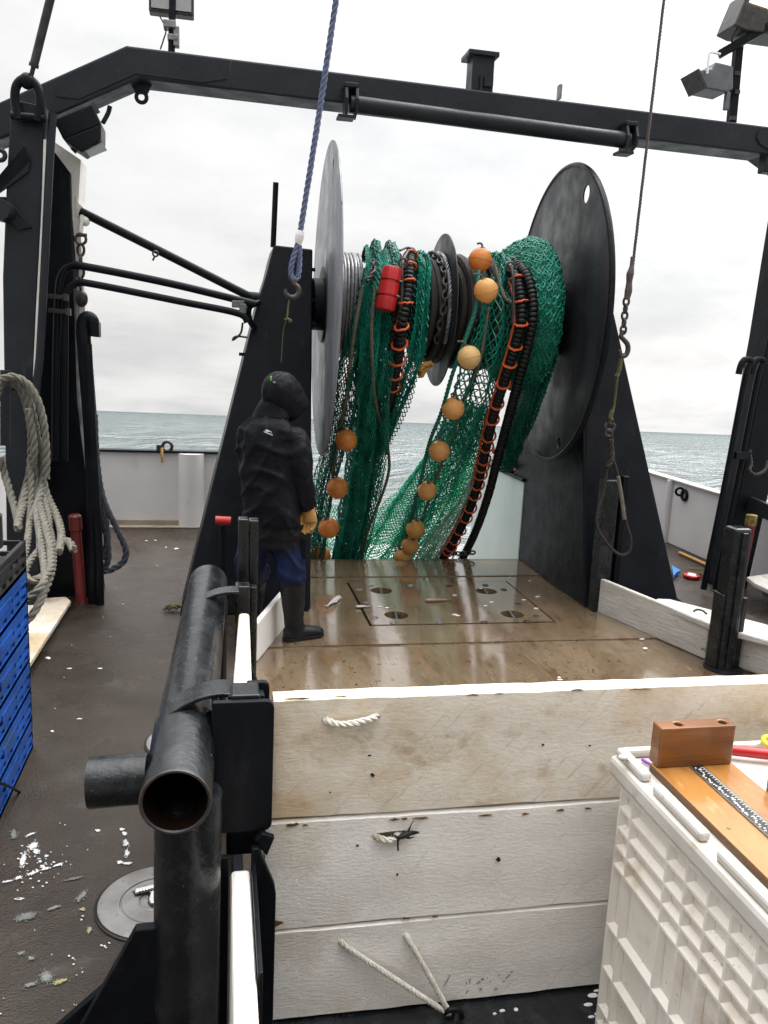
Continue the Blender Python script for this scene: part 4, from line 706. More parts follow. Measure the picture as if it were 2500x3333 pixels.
m = MB(); y0 = 6.42; m.prism([PY(*p, y0) for p in ((2270, 228), (2298, 286), (2368, 300), (2388, 290), (2388, 214), (2330, 200), (2318, 222))], (0, .22, 0)); build('housing', m, 'alu', fb, smooth=False, bevel=.012)
m = MB(); m.prism([PY(*p, y0-.01) for p in ((2268, 226), (2276, 222), (2303, 284), (2296, 288))], (0, .24, 0)); build('lens_frame', m, 'steel', fb, smooth=False)
m = MB(); m.tube(cat([PY(2302, 240, 6.40), PY(2308, 180, 6.4), PY(2312, 170, 6.4), PY(2345, 176, 6.4)], 20), .009, 8); build('yoke', m, 'whiteclean', fb)
fa = thing('floodlight', 'lit floodlight glowing warm on top of the cross arm, at the top right corner', 'floodlight', PY(2480, 100, 6.4))
m = MB(); m.prism([PY(*p, 6.35) for p in ((2392, 80), (2408, 40), (2440, -35), (2600, 0), (2600, 122), (2430, 98))], (0, .26, 0)); build('housing', m, 'steel', fa, smooth=False, bevel=.012)
m = MB(); m.prism([PY(*p, 6.335) for p in ((2443, 5), (2455, -22), (2590, -2), (2590, 40), (2510, 27))], (0, .012, 0)); build('lamp_glass', m, 'lit', fa, smooth=False)
m = MB(); m.tube(cat([PY(2400, 92, 6.38), PY(2384, 120, 6.38), PY(2382, 140, 6.4)], 12), .006, 6); build('cable', m, 'black', fa)
# ================================================================ port side pipes, chain, ropes, crates
def pipe(label, path, r, cat_='pipe', name='pipe_rail', n=70, mt='black', grp=None): m = MB(); m.tube(cat(path, n), r, 14); return tag(build(name, m, mt), label, cat_, grp)
db = pipe('straight diagonal brace pipe sloping down from the white edged leg to the reel stand', [PY(262, 688, 6.45), PY(530, 822, 6.45), PY(812, 965, 6.45)], .031, 'brace', 'brace_pipe', 8)
m = MB(); m.ring(PY(506, 826, 6.3), (0, 1, .2), .018, .007, 14, 6); m.bar(PY(505, 832, 6.3), PY(497, 848, 6.3), .016, .012); build('eye_bolt', m, 'steel', db, smooth=False)
m = MB(); m.prism([PY(248, 640, 6.44), PY(255, 660, 6.44), PY(275, 680, 6.44), PY(262, 705, 6.44), PY(249, 700, 6.44)], (0, .06, 0)); build('end_gusset', m, 'whiteclean', db, smooth=False)
pipe('upper of the two curved handrail pipes bending down along the left gantry leg', [PY(180, 1500, 6.28), PY(182, 1200, 6.28), PY(190, 960, 6.28), PY(203, 890, 6.28), PY(232, 866, 6.28), PY(280, 868, 6.26), PY(550, 922, 6.26), PY(830, 990, 6.26)], .027)
pipe('lower of the two curved handrail pipes with coupling, bending down along the left gantry leg', [PY(210, 1500, 6.26), PY(211, 1200, 6.26), PY(213, 985, 6.26), PY(225, 940, 6.26), PY(250, 922, 6.26), PY(300, 924, 6.24), PY(580, 980, 6.24), PY(775, 1020, 6.24), PY(805, 1050, 6.24)], .025)
m = MB()
for x, y in ((205, 965), (213, 1012)): m.bar(PY(x-55, y-2, 6.22), PY(x+10, y+4, 6.22), .03, .03); m.box(PY(x+10, y+4, 6.21), (.03, .05, .05))
tag(build('pipe_clamp', m, 'steel', smooth=False, bevel=.004), 'pair of steel clamps holding the handrail pipes on the left gantry leg', 'clamp')
hc2 = thing('hanging_chain', 'dark chain with shackle hanging beside the white edged leg at the left', 'chain', PY(263, 1000, 6.4))
m = MB(); m.chain(pyl([(263, 795, 6.4), (263, 830, 6.4), (262, 900, 6.4), (263, 940, 6.4)]), .085, .010); build('links', m, 'steel', hc2)
m = MB(); m.ring(PY(263, 778, 6.4), (0, 1, 0), .035, .01); m.tube(pyl([(250, 765, 6.4), (283, 765, 6.4)]), .012, 8); m.ell(PY(265, 972, 6.4), (.045, .03, .06)); build('shackle', m, 'steel', hc2)
m = MB(); m.bar(PY(268, 700, 6.42), PY(264, 765, 6.42), .035, .02); m.ell(PY(276, 720, 6.44), .035); build('hanger', m, 'whiteclean', hc2, smooth=False)
gn = thing('vent_pipe', 'black gooseneck vent pipe standing right of the left gantry leg', 'vent pipe', (-.93, 6.25, 0))
m = MB(); m.tube(cat([(-.905, 6.25, .0), PY(300, 1500, 6.25), PY(280, 1200, 6.25), PY(270, 1075, 6.25)], 40), .05, 16); build('stem', m, 'black', gn)
m = MB(); m.tube(cat([PY(270, 1090, 6.25), PY(269, 1058, 6.25), PY(277, 1036, 6.25), PY(292, 1034, 6.25), PY(303, 1050, 6.25), PY(307, 1095, 6.25)], 30), .044, 16); m.prism([PY(300, 1040, 6.2), PY(322, 1050, 6.2), PY(323, 1098, 6.2), PY(302, 1096, 6.2)], (0, .1, 0)); build('gooseneck', m, 'black', gn)
m = MB(); m.tube(cat([(-.86, 6.2, .0), PY(322, 1800, 6.2), PY(300, 1400, 6.2), PY(285, 1120, 6.2)], 30), .030, 10); build('guide_rod', m, 'black', gn)
m = MB(); a = PZ(265, 1962); a = V3((a[0], a[1], 0)); tp = PY(240, 1640, a[1]); m.lathe(a, tp-a, [(0, .046), (.03, .038), (.55, .038), (.56, .047), (.66, .047), (.675, .034)], 20); tag(build('red_standpipe', m, 'redpaint', ang=35), 'dark red capped standpipe on the deck before the left gantry leg', 'standpipe')
# grey mooring rope hung in long loops
m = MB()
loops = [[(100, 1700), (140, 1560), (118, 1400), (85, 1270), (40, 1232), (5, 1250), (-20, 1320)], [(60, 1690), (95, 1540), (100, 1400), (72, 1280), (30, 1240), (-10, 1265)], [(150, 1560), (150, 1440), (132, 1330), (95, 1255), (45, 1225), (0, 1235)],
         [(60, 1690), (75, 1620), (105, 1500), (118, 1380)], [(100, 1560), (130, 1640), (155, 1700), (170, 1760), (170, 1850), (130, 1960), (90, 2020), (50, 2045)], [(105, 1480), (120, 1600), (150, 1720), (165, 1790), (160, 1860), (110, 1890), (70, 1870)],
         [(100, 1490), (100, 1640), (90, 1760), (70, 1850), (62, 1900)], [(130, 1500), (150, 1600), (185, 1680), (200, 1740), (190, 1800), (200, 1760), (225, 1765), (240, 1790)], [(115, 1650), (130, 1750), (145, 1850), (140, 1900), (100, 1940), (60, 1960)], [(140, 1600), (160, 1690), (150, 1760), (120, 1800), (90, 1840), (70, 1900)],
         [(0, 1490), (20, 1560), (50, 1660), (62, 1720)], [(92, 1330), (112, 1460), (90, 1600), (62, 1690), (58, 1720)]]
for i, l in enumerate(loops): m.rope(cat([PY(x, y, np.interp(y, [1600, 1900, 2050], [5.35, 4.15, 3.98])+.05*math.sin(i*2.1)+(.0 if y > 1700 else .06)) for x, y in l], 60), [.023][0] if max(y for x, y in l) < 1900 else .020)
tag(build('mooring_rope', m, 'greyrope'), 'thick grey mooring rope hung in long loops over the blue crates', 'rope')
m = MB()
for l in ([(308, 1350), (315, 1500), (330, 1650), (352, 1780), (350, 1830), (330, 1855)], [(312, 1480), (335, 1620), (385, 1730), (410, 1790), (400, 1830), (360, 1855), (330, 1860)], [(330, 1820), (345, 1780), (350, 1740), (335, 1640)]): m.rope(cat([PY(x, y, 6.3) for x, y in l], 50), .024)
tag(build('dark_rope', m, 'darkrope'), 'dark blue grey rope looped down the vent pipe to the deck', 'rope')
# stack of fish crates
def crate(z, mt, lb, h=.145):
    x0, x1, y0, y1 = -1.52, -.865, 3.1, 3.93; t = thing('fish_crate', lb, 'crate', ((x0+x1)/2, (y0+y1)/2, z), 'stacked fish crates on the port side'); m = MB()
    m.b2((x0, y0, z+.003), (x1, y1, z+.02)); w = .018
    for X, s in ((x1, 1), (x0, -1)):
        for zz in (z+.004, z+h*.36, z+h*.68, z+h-.022): m.b2((min(X, X-s*w), y0, zz), (max(X, X-s*w), y1, zz+.02))
        for k in range(8):
            y = y0+k*(y1-y0-.03)/7; m.b2((min(X-s*.003, X-s*w), y, z+.004), (max(X-s*.003, X-s*w), y+.03, z+h-.004))
        for k in range(7):
            if (k+int(z*40)) % 4 == 1: y = y0+k*(y1-y0-.03)/7+.03; m.b2((min(X-s*.012, X-s*w), y, z+.02), (max(X-s*.012, X-s*w), y+.09, z+h*.7))
    for Y, s in ((y1, 1), (y0, -1)):
        for zz in (z+.004, z+h*.5, z+h-.022): m.b2((x0, min(Y, Y-s*w), zz), (x1, max(Y, Y-s*w), zz+.02))
        for k in range(6):
            x = x0+k*(x1-x0-.03)/5; m.b2((x, min(Y-s*.003, Y-s*w), z+.004), (x+.03, max(Y-s*.003, Y-s*w), z+h-.004))
    build('crate_body', m, mt, t, smooth=False); m = MB(); m.b2((x1-.001, y0+.3, z+h*.55), (x1+.004, y0+.52, z+h-.03)); build('label_panel', m, mt, t, smooth=False); return t
for i, (mt, lb) in enumerate((('blue', 'blue slatted fish crate at the bottom of the left hand stack'), ('blue', 'blue slatted fish crate second from the bottom of the stack'), ('blue', 'blue slatted fish crate third from the bottom of the left hand stack'), ('blue', 'blue slatted fish crate under the tan cord, fourth from the bottom'), ('blue', 'blue slatted fish crate fifth from the bottom, touched by the hanging rope'), ('blue', 'uppermost blue slatted fish crate of the stack, below the black top crate'), ('blackcrate', 'black fish crate on top of the stack'))): crate(i*.147, mt, lb)
m = MB(); m.rope(cat([PY(-20, 2015, 3.9), PY(30, 1975, 4.05), PY(65, 1940, 4.15), PY(75, 1915, 4.3)], 20), .012); tag(build('tan_cord', m, 'whiterope'), 'tan cord stretched across the blue crates', 'cord')
m = MB(); m.tube(cat([PX(-10, 2545, -.845), PX(40, 2565, -.84), PX(90, 2595, -.83)], 12), .006, 6); tag(build('strap_end', m, 'black'), 'loose black strap end sticking out of the lowest blue crate', 'strap')
m = MB(); m.lathe((-1.05, 3.75, 1.035), (0, 0, 1), [(0, .13), (.14, .13), (.15, .11), (.17, .11)], 24); tag(build('black_tub', m, 'blackcrate', ang=35), 'round black tub standing on the crate stack at the left edge', 'tub')
m = MB(); m.prism([(-1.34, 6.15, .03), (-1.34, 4.7, .03), (-1.075, 4.85, .03), (-1.05, 6.1, .03), (-1.10, 6.2, .03)], (0, 0, .035)); tag(build('white_plank', m, 'white', smooth=False, bevel=.008), 'cream white plank lying flat on the deck behind the crates', 'plank')
m = MB(); m.prism([PY(118, 1690, 6.0), PY(130, 1690, 6.0), PY(138, 1812, 6.0), PY(115, 1815, 6.0)], (0, .04, 0)); tag(build('white_batten', m, 'whiteclean', smooth=False), 'short white batten standing behind the hanging grey rope', 'batten')
m = MB(); P = PZ(575, 1982, .02)
for k in range(4): m.rope(cat([P+(random.uniform(-.12, .06), random.uniform(-.03, .03), .0), P+(random.uniform(-.05, .05), random.uniform(-.03, .03), .03), P+(random.uniform(0, .09), random.uniform(-.03, .03), .01)], 14), .012)
tag(build('twine_bundle', m, 'twine'), 'small tangle of yellow green twine at the foot of the left reel stand', 'twine')
# manholes
def manhole(c, R, lb, latch):
    t = thing('manhole_cover', lb, 'manhole', (c[0], c[1], 0), 'round flush deck manholes'); m = MB()
    m.lathe((c[0], c[1], .002), (0, 0, 1), [(0, R), (.008, R), (.010, R-.006), (.010, R*.63), (.006, R*.62), (.006, R*.60), (.009, R*.59), (.009, R*.30), (.006, R*.29), (.008, R*.27), (.008, .001)], 64); build('lid', m, 'iron', t, ang=20)
    m = MB(); m.ring((c[0], c[1], .003), (0, 0, 1), R+.006, .006, 64, 6); build('rim_ring', m, 'dark', t)
    if latch:
        m = MB(); P = [PZ(x, y, .014) for x, y in ((438, 2902), (505, 2886), (518, 2888), (520, 2935), (512, 2948), (490, 2946), (484, 2938), (490, 2915), (483, 2905), (440, 2914))]; m.prism(P, (0, 0, .012)); build('latch', m, 'chrome', t, smooth=False, bevel=.003)
        m = MB(); m.prism([PZ(x, y, .0125) for x, y in ((430, 2902), (520, 2880), (530, 2890), (520, 2960), (490, 2950), (480, 2938), (484, 2915), (478, 2910), (440, 2918))], (0, 0, .001)); build('latch_recess', m, 'dark', t, smooth=False)
        m = MB()
        for i in range(7):
            q = PZ(455+i*9.5, 2904-i*2.2, .0275); m.b2(q-(.004, .006, 0), q+(.004, .006, .001))
            if i % 2: m.b2(q-(.007, .001, 0), q+(.007, .001, .0012))
        build('lettering', m, 'dark', t, smooth=False)
manhole((-.205, 2.70), .198, 'grey round manhole cover with polished latch in the deck, beside the black gusset', True)
manhole((PZ(606, 2416)[0], PZ(606, 2416)[1], 0), .19, 'round manhole cover mostly hidden behind the thick black pipe', False)
# red grip with black rod in front of left stand
rg = thing('red_grip_lever', 'black lever with red grip standing before the left reel stand', 'lever', (PY(725, 1900, 5.7)[0], 5.7, 0)); m = MB(); m.tube([PY(701, 1693, 5.7), PY(751, 1695, 5.7)], .030, 16); build('grip', m, 'redbright', rg)
m = MB(); q = PY(725, 1710, 5.72); m.tube([q, (q[0]+.01, 5.72, .0)], .022, 10); build('rod', m, 'black', rg)
# ================================================================ port guard: thick pipe, straps, slotted posts
gd = thing('pipe_guard', 'thick black pipe guard with open end, straps and slotted posts, left of the boards', 'guard', (-.05, 2.0, 0))
PA, PB = V3((-.093, 1.80, .905)), V3((-.043, 3.62, .905)); td = unit(PB-PA)
m = MB(); r0, r1 = .083, .073; m.lathe(PA, td, [(.30, r1), (0.004, r1), (0, r1+.004), (0, r0-.002), (.004, r0), (.55, r0), (1.82, r0), (1.83, r0-.01)], 44, caps=False); gp = build('guard_pipe', m, 'blackwet', gd, ang=35)
m = MB(); m.lathe(PA, td, [(.0025, r1-.001), (.42, r1-.001), (.43, .01)], 36, caps=False); build('pipe_bore', m, 'rust', gp)
m = MB(); m.ring(PA+td*.002, td, (r0+r1)/2, .0048, 44, 6); build('pipe_lip', m, 'steel', gp)
m = MB(); a = PA+td*.12; e = PY(292, 2548, 1.93); m.tube([a+unit(e-a)*.074, e], .061, 28); build('stub_pipe', m, 'blackwet', gd, ang=35)
m = MB(); m.tube([(-.075, 1.93, 0), (-.068, 1.93, .85)], .083, 30); build('support_post', m, 'blackwet', gd)
m = MB(); m.prism([(-.62, 1.95, 0), (-.18, 1.95, .40), (-.10, 1.95, .42), (-.10, 1.95, 0)], (0, .025, 0)); m.prism([PY(x, y, 1.9) for x, y in ((440, 3030), (520, 3022), (520, 3360), (230, 3400))], (0, .03, 0)); build('gusset', m, 'black', gd, smooth=False, bevel=.004)
m = MB(); m.tube([(-.02, 3.5, 0), (-.02, 3.5, .86)], .06, 20); build('support_post', m, 'black', gd)
def strap(yc, w, x1, z1, mb, lift=.0):     # flat band over the pipe and across to the slotted post
    cx = PA[0]+td[0]*(yc-PA[1]); cz = .905; P = []; R = r0+.006
    for a in np.linspace(205, 70, 18): P.append((cx+R*math.cos(math.radians(a)), cz+R*math.sin(math.radians(a))))
    P += [(cx+.085, cz+.088+lift*.5), (x1, z1)]; P = np.array(P)
    for i in range(len(P)-1):
        p, q = P[i], P[i+1]; n = np.array([-(q-p)[1], (q-p)[0]]); n = n/np.linalg.norm(n)*.009
        poly = [(p[0]-n[0]*0, p[1]), (q[0], q[1]), (q[0]+n[0]*-1, q[1]+n[1]*-1), (p[0]-n[0], p[1]-n[1])]
        poly = [(x, yc-w/2, z) for x, z in poly]; mb.prism([V3(v) for v in poly], (0, w, 0))
for y0_, y1_, pr_ in ((2.115, 2.215, [(-.178, .80), (-.176, .87), (-.163, .93), (-.125, .978), (-.06, 1.018), (0, 1.032), (.045, 1.030)]), (3.12, 3.20, [(-.138, .80), (-.136, .87), (-.115, .93), (-.075, .972), (-.02, 1.0), (.03, 1.012), (.08, 1.014)])):
    q_ = cat([(x, 0, z) for x, z in pr_], 26); T_ = np.gradient(q_, axis=0); Nn = np.stack([-T_[:, 2], 0*T_[:, 0], T_[:, 0]], 1); Nn /= np.linalg.norm(Nn, axis=1)[:, None]; lo_ = q_-Nn*.012
    vv = [];  ff = []
    for a_, b_ in zip(q_, lo_): vv += [a_+(0, y0_, 0), a_+(0, y1_, 0), b_+(0, y1_, 0), b_+(0, y0_, 0)]
    for i in range(25): ff += [(i*4+k, i*4+(k+1) % 4, i*4+4+(k+1) % 4, i*4+4+k) for k in range(4)]
    ff += [(3, 2, 1, 0), (100, 101, 102, 103)]; m = MB(); m.add(vv, ff); build('strap', m, 'blackwet', gd, ang=30, bevel=.003)
# near slotted post (channel that holds the front boards and the side boards)
m = MB(); yb, yf = 2.165, 2.07
m.b2((-.015, 2.085, .0), (.005, 2.19, 1.0)); m.b2((.028, 2.10, .56), (.125, 2.128, 1.03)); m.b2((.105, 2.128, .0), (.125, 2.19, 1.02)); build('slot_post', m, 'black', gd, smooth=False, bevel=.004)
def rplate(x0, x1, y, z0, z1, c, th=.02):
    P = []
    for cx_, cz_, a0 in ((x1-c, z1-c, 0), (x0+.004, z1-.004, 90), (x0+.004, z0+.004, 180), (x1-c, z0+c, 270)):
        rr = c if cx_ == x1-c else .004
        for a in np.linspace(a0, a0+90, 6): P.append((cx_+rr*math.cos(math.radians(a)), y, cz_+rr*math.sin(math.radians(a))))
    mm = MB(); mm.prism([V3(p) for p in P], (0, th, 0)); return mm
build('slot_flange', rplate(-.012, .148, 2.05, .66, 1.035, .022), 'black', gd, smooth=False, bevel=.003)
build('slot_flange', rplate(.08, .142, 2.165, .56, 1.04, .018), 'black', gd, smooth=False, bevel=.003)
m = MB(); m.b2((.035, 2.072, 1.012), (.112, 2.163, 1.044)); build('post_head', m, 'blackwet', gd, smooth=False, bevel=.006)
# lower slot in front, with chamfered plates
m = MB(); m.prism([(.092, 2.0, .0), (.092, 2.0, .64), (.112, 2.0, .64), (.155, 2.0, .53), (.16, 2.0, .50), (.16, 2.0, 0)], (0, .02, 0)); m.b2((.012, 2.0, 0), (.034, 2.02, .62)); m.b2((-.0, 2.02, 0), (.012, 2.06, .6)); m.prism([(.135, 2.022, .60), (.155, 2.022, .655), (.12, 2.022, .67), (.1, 2.022, .65)], (0, .02, 0)); m.b2((.092, 1.60, -.0), (.104, 2.0, .6)) ; build('slot_plate', m, 'black', gd, smooth=False, bevel=.004)
# far slotted post
m = MB(); m.b2((.08, 3.37, 0), (.121, 3.44, 1.245)); m.b2((.125, 3.38, 0), (.163, 3.45, 1.238)); build('slot_post', m, 'blackwet', gd, smooth=False, bevel=.005)
m = MB(); m.b2((.068, 3.205, 0), (.125, 3.28, 1.008)); m.b2((.129, 3.29, 0), (.155, 3.34, .98)); m.prism([(.135, 3.2, .0), (.135, 3.2, .68), (.165, 3.2, .60), (.185, 3.2, .52), (.185, 3.2, 0)], (0, .02, 0)); build('slot_plate', m, 'blackwet', gd, smooth=False, bevel=.006)
m = MB(); m.b2((.065, 2.0, .0), (.10, 3.36, .05)); m.b2((-.03, 2.19, 0), (.0, 3.4, .55)); build('sill', m, 'black', gd, smooth=False)
# ================================================================ pound boards
m = MB(); m.prism([PZ(777, 1994, .945)*(1, 1, 0)+(0, 0, .68), PZ(812, 1994, .945)*(1, 1, 0)+(0, 0, .68), V3((.098, 2.17, .68)), V3((.036, 2.17, .68))], (0, 0, .265)); tag(build('pound_board', m, 'white', smooth=False, bevel=.012), 'white side board on edge between the two slotted posts, seen along its top', 'board', 'white side boards in the port guard slots')
m = MB(); m.prism([V3((.038, 1.25, .0)), V3((.09, 1.25, 0)), V3((.09, 2.0, 0)), V3((.038, 2.0, 0))], (0, 0, .585)); tag(build('pound_board', m, 'whiteclean', smooth=False, bevel=.012), 'tall white side board nearest the camera in lower slot of the pipe guard', 'board', 'white side boards in the port guard slots')
def front_board(z0, z1, x0, lb, mt, holes, warp=0., seed=0):
    nx, nz, T = 120, 16, .055; b_ = MB(); rg_ = np.random.default_rng(seed); x1 = 2.75; X = np.linspace(x0, x1, nx)
    ofs = np.array([.006*mn.noise(Vector((x*3, seed, 0)))+.003*mn.noise(Vector((x*13, seed, 3))) for x in X]); ofs2 = np.array([.006*mn.noise(Vector((x*3, seed+9, 0)))+.0025*mn.noise(Vector((x*15, seed+5, 3))) for x in X])
    prof = [(0.006, 0.), (0., .012)]+[(0., h) for h in np.linspace(.04, .96, nz-4)]+[(.0, .975), (.009, 1.)]
    ring = [(2.1+d, h) for d, h in prof]+[(2.1+T-.008, 1.), (2.1+T, .97), (2.1+T, .03), (2.1+T-.006, 0.)]; v = []; n = len(ring)
    for i, x in enumerate(X):
        for y, h in ring: v.append((x, y+.003*mn.noise(Vector((x*2, h*3, seed)))*(1 if y < 2.13 else 0), (z0+ofs[i]*.7)*(1-h)+(z1+ofs2[i]*.8)*h))
    f = [(i*n+k, (i+1)*n+k, (i+1)*n+(k+1) % n, i*n+(k+1) % n) for i in range(nx-1) for k in range(n)]+[tuple(range(n-1, -1, -1)), tuple((nx-1)*n+k for k in range(n))]
    f = [q[::-1] for q in f]
    b_.add(v, f); cs = []
    for p, rx, rz in holes: c = MB(); c.ell(p, (rx, .09, rz), n=20, m=14); cs.append(c)
    me = cut(b_, cs); me.validate(); finish(me, True, 35); return tag(link('pound_board', me, mt), lb, 'board', 'white front pound boards')
def B(x, y): return PY(x, y, 2.1)
h = [B(1058, 2342), B(1228, 2330), B(1213, 2726), B(1352, 2708), B(1118, 3070), B(1323, 3050)]
b1 = front_board(.660, 1.02, .149, 'uppermost stained white front board with braided rope handle', 'white', [(h[0], .009, .008), (h[1], .009, .008)], seed=1)
b2_ = front_board(.312, .655, .135, 'middle white front board with torn slot and dark weed in it', 'whiteclean', [((h[2]*.4+h[3]*.6), .063, .010), (h[2]*.75+h[3]*.25, .035, .011)], seed=2)
b3 = front_board(.012, .307, .150, 'lowest white front board with two ropes through its holes', 'whiteclean', [(h[4], .010, .0085), (h[5], .010, .0085)], seed=3)
def rp(mb, pts, r): mb.rope(cat(pts, 40), r, r*5)
m = MB(); rp(m, [h[0]+(-.004, .03, .0), h[0]+(.006, -.004, -.002), h[0]*.7+h[1]*.3+(0, -.022, -.008), h[0]*.3+h[1]*.7+(0, -.022, -.003), h[1]+(-.006, -.004, 0), h[1]+(.004, .03, 0)], .0105); build('rope_handle', m, 'whiterope', b1)
m = MB(); q0, q1 = h[2], h[3]; rp(m, [q0+(-.004, .02, .004), q0+(.02, -.006, -.001), q0*.6+q1*.4+(0, -.012, -.008), q0*.4+q1*.6+(0, .005, -.004), q0*.3+q1*.7+(0, .03, 0)], .010); ob = build('rope_handle', m, 'whiterope', b2_)
m = MB()
for pts, r_ in (([(1345, 2706), (1325, 2716), (1305, 2724), (1290, 2726)], [.004, .009, .008, .004]), ([(1328, 2712), (1334, 2694), (1345, 2672)], [.004, .002, .001]), ([(1302, 2722), (1295, 2740), (1296, 2768)], [.005, .0025, .003]), ([(1290, 2722), (1278, 2718), (1276, 2732)], [.003, .002, .002]), ([(1318, 2720), (1330, 2728), (1350, 2724)], [.005, .003, .001])): m.tube(cat([PY(x, y, 2.088) for x, y in pts], 14), r_, 7)
build('weed', m, 'dark', b2_)
hk = B(1462, 3268)+(0, -.05, .015)
for a, lb in ((h[4], 'longer white rope from the left hole of the lowest board to the hook'), (h[5], 'shorter white rope from the right hole of the lowest board to the hook')):
    m = MB(); rp(m, [a+(-.006, .03, .006), a+(.004, -.006, -.003), a*.5+hk*.5+(0, -.01, -.006), hk+(-.01, 0, -.008)], .0088); tag(build('tie_rope', m, 'whiterope'), lb, 'rope')
m = MB(); m.tube(cat([hk+(-.03, 0, .0), hk+(-.018, -.004, .014), hk+(.01, -.006, .012), hk+(.024, -.006, -.01), hk+(.026, -.004, -.08)], 24), .0085, 10); m.ell(hk+(-.012, 0, -.008), (.016, .012, .009)); tag(build('deck_hook', m, 'black'), 'small black hook on the deck holding both tie ropes of the lowest board', 'hook')
m = MB()      # faded marker strokes on the lowest board
for sx, sy, ex, ey in ((1465, 3174, 1443, 3213), (1518, 3196, 1515, 3206), (1531, 3184, 1527, 3202), (1537, 3167, 1541, 3168), (1552, 3202, 1575, 3186), (1562, 3196, 1572, 3184), (1585, 3183, 1587, 3183), (1594, 3196, 1597, 3196), (1615, 3181, 1618, 3190), (1625, 3172, 1622, 3186), (1634, 3202, 1668, 3161), (1612, 3207, 1617, 3204), (1562, 3216, 1568, 3224), (1568, 3218, 1574, 3217), (1602, 3221, 1627, 3217), (1518, 3232, 1522, 3224)):
    p, q = PY(sx, sy, 2.0955), PY(ex, ey, 2.0955); nseg = max(1, int(np.linalg.norm(q-p)/.006))
    for i in range(nseg):
        if random.random() < .75: a = p+(q-p)*i/nseg; c = p+(q-p)*(i+.8)/nseg; m.bar(a, c+(.001, 0, .0005), .0032, .001, (0, 1, 0))
build('marker_scrawl', m, 'ink', b3, smooth=False)
m = MB()      # knocks and dirt lines
for x, y, w, hh in ((1213, 2524, 7, 9), (1624, 2797, 9, 7), (1768, 2425, 4, 5), (1294, 2848, 4, 4), (1920, 2427, 4, 3), (1164, 2754, 5, 4), (1204, 2460, 6, 3), (1075, 2580, 3, 3)):
    P = [PY(x+w*math.cos(a)*random.uniform(.5, 1.3), y+hh*math.sin(a)*random.uniform(.5, 1.3), 2.0955) for a in np.linspace(0, 6.28, 9, endpoint=False)]; m.prism(P, (0, .002, 0))
build('gouge', m, 'dark', b2_, smooth=False)
for x0_, x1_, yy, hh in ((930, 975, 2685, 6), (985, 1000, 2686, 4), (1270, 1300, 2668, 5), (1306, 1325, 2666, 4), (1340, 1395, 2664, 4), (1560, 1600, 2655, 3), (1700, 1720, 2650, 4), (1810, 1840, 2638, 4), (1905, 1925, 2632, 3), (880, 925, 3005, 14), (1310, 1335, 2990, 5), (1405, 1425, 2984, 4)):
    P = [PY(x0_+(x1_-x0_)*t+random.uniform(-3, 3), yy-(t-.5)*(x1_-x0_)*.05+sg*hh*random.uniform(.2, 1.), 2.096) for t, sg in ((0, 0), (.25, -1), (.5, -1), (.75, -1), (1, 0), (.7, 1), (.4, 1), (.2, 1))]; m = MB(); m.prism(P, (0, .003, 0)); build('worn_chip', m, 'ply', b2_, smooth=False)
for x0_, x1_, yy, hh in ((925, 1010, 2275, 3), (1090, 1130, 2268, 2), (1520, 1560, 2262, 3), (1610, 1640, 2258, 2), (1860, 1900, 2246, 3), (2050, 2120, 2243, 2)):
    P = [PY(x0_+(x1_-x0_)*t, yy-(t-.5)*(x1_-x0_)*.03+sg*hh*random.uniform(.3, 1.), 2.097) for t, sg in ((0, 0), (.25, -1), (.5, -1), (.75, -1), (1, 0), (.7, 1), (.4, 1), (.2, 1))]; m = MB(); m.prism(P, (0, .003, 0)); build('worn_chip', m, 'ply', b1, smooth=False)
# port plank on edge by the person, starboard planks
m = MB(); a, c = PZ(839, 2156), PZ(935, 2036); a[2] = c[2] = .006; m.prism([a, c, c+(0, 0, .275), a+(0, 0, .255)], (-.035, .012, 0)); tag(build('pound_board', m, 'whiteclean', smooth=False, bevel=.008), 'white plank on edge on the working deck behind the person in boots', 'board')
A0, A1 = V3((2.905, 5.87, .006)), V3((3.225, 4.77, .006)); m = MB(); m.prism([A0, A1, PY(2312, 2028, 4.77)*(1, 0, 1)*(0, 0, 1)+A1*(1, 1, 0), A0*(1, 1, 0)+(0, 0, .285), A0*(1, 1, 0)+(-.003, .012, .265)], (.04, .012, 0)); tag(build('pound_board', m, 'whiteold', smooth=False, bevel=.01), 'weathered white board on edge before the starboard reel stand', 'board', 'white boards along the starboard side')
m = MB(); P = [V3(p) for p in ((3.14, 5.32, .27), (3.10, 5.25, .27), (3.17, 4.9, .27), (3.22, 4.70, .27), (3.42, 4.40, .27), (3.70, 4.0, .27), (3.86, 4.1, .27), (3.62, 4.70, .27), (3.42, 5.02, .27), (3.24, 5.3, .27))]; m.prism(P, (0, 0, -.045)); lb_ = tag(build('loose_board', m, 'whiteold', smooth=False, bevel=.012), 'weathered white plank with pointed end lying on top of the starboard boards', 'plank')
m = MB(); m.rope(cat(pyl([(2258, 1990, 4.85), (2270, 1984, 4.85), (2288, 1988, 4.8), (2300, 1998, 4.75)]), 16), .007); build('rope_loop', m, 'brownrope', lb_)
m = MB(); a, c = V3((3.353, 4.64, .006)), V3((3.72, 3.9, .006)); m.prism([a, c, c+(0, 0, .24), a+(0, 0, .245)], (.04, .015, 0)); tag(build('pound_board', m, 'whiteold', smooth=False, bevel=.012), 'scuffed grey white board on edge right of the black starboard stanchion', 'board', 'white boards along the starboard side')
sp = thing('stanchion', 'stout black stanchion with slots standing between the white starboard boards', 'stanchion', (3.25, 4.62, 0)); m = MB()
m.b2((3.185, 4.56, 0), (3.312, 4.69, .955)); build('post', m, 'blackwet', sp, smooth=False, bevel=.022)
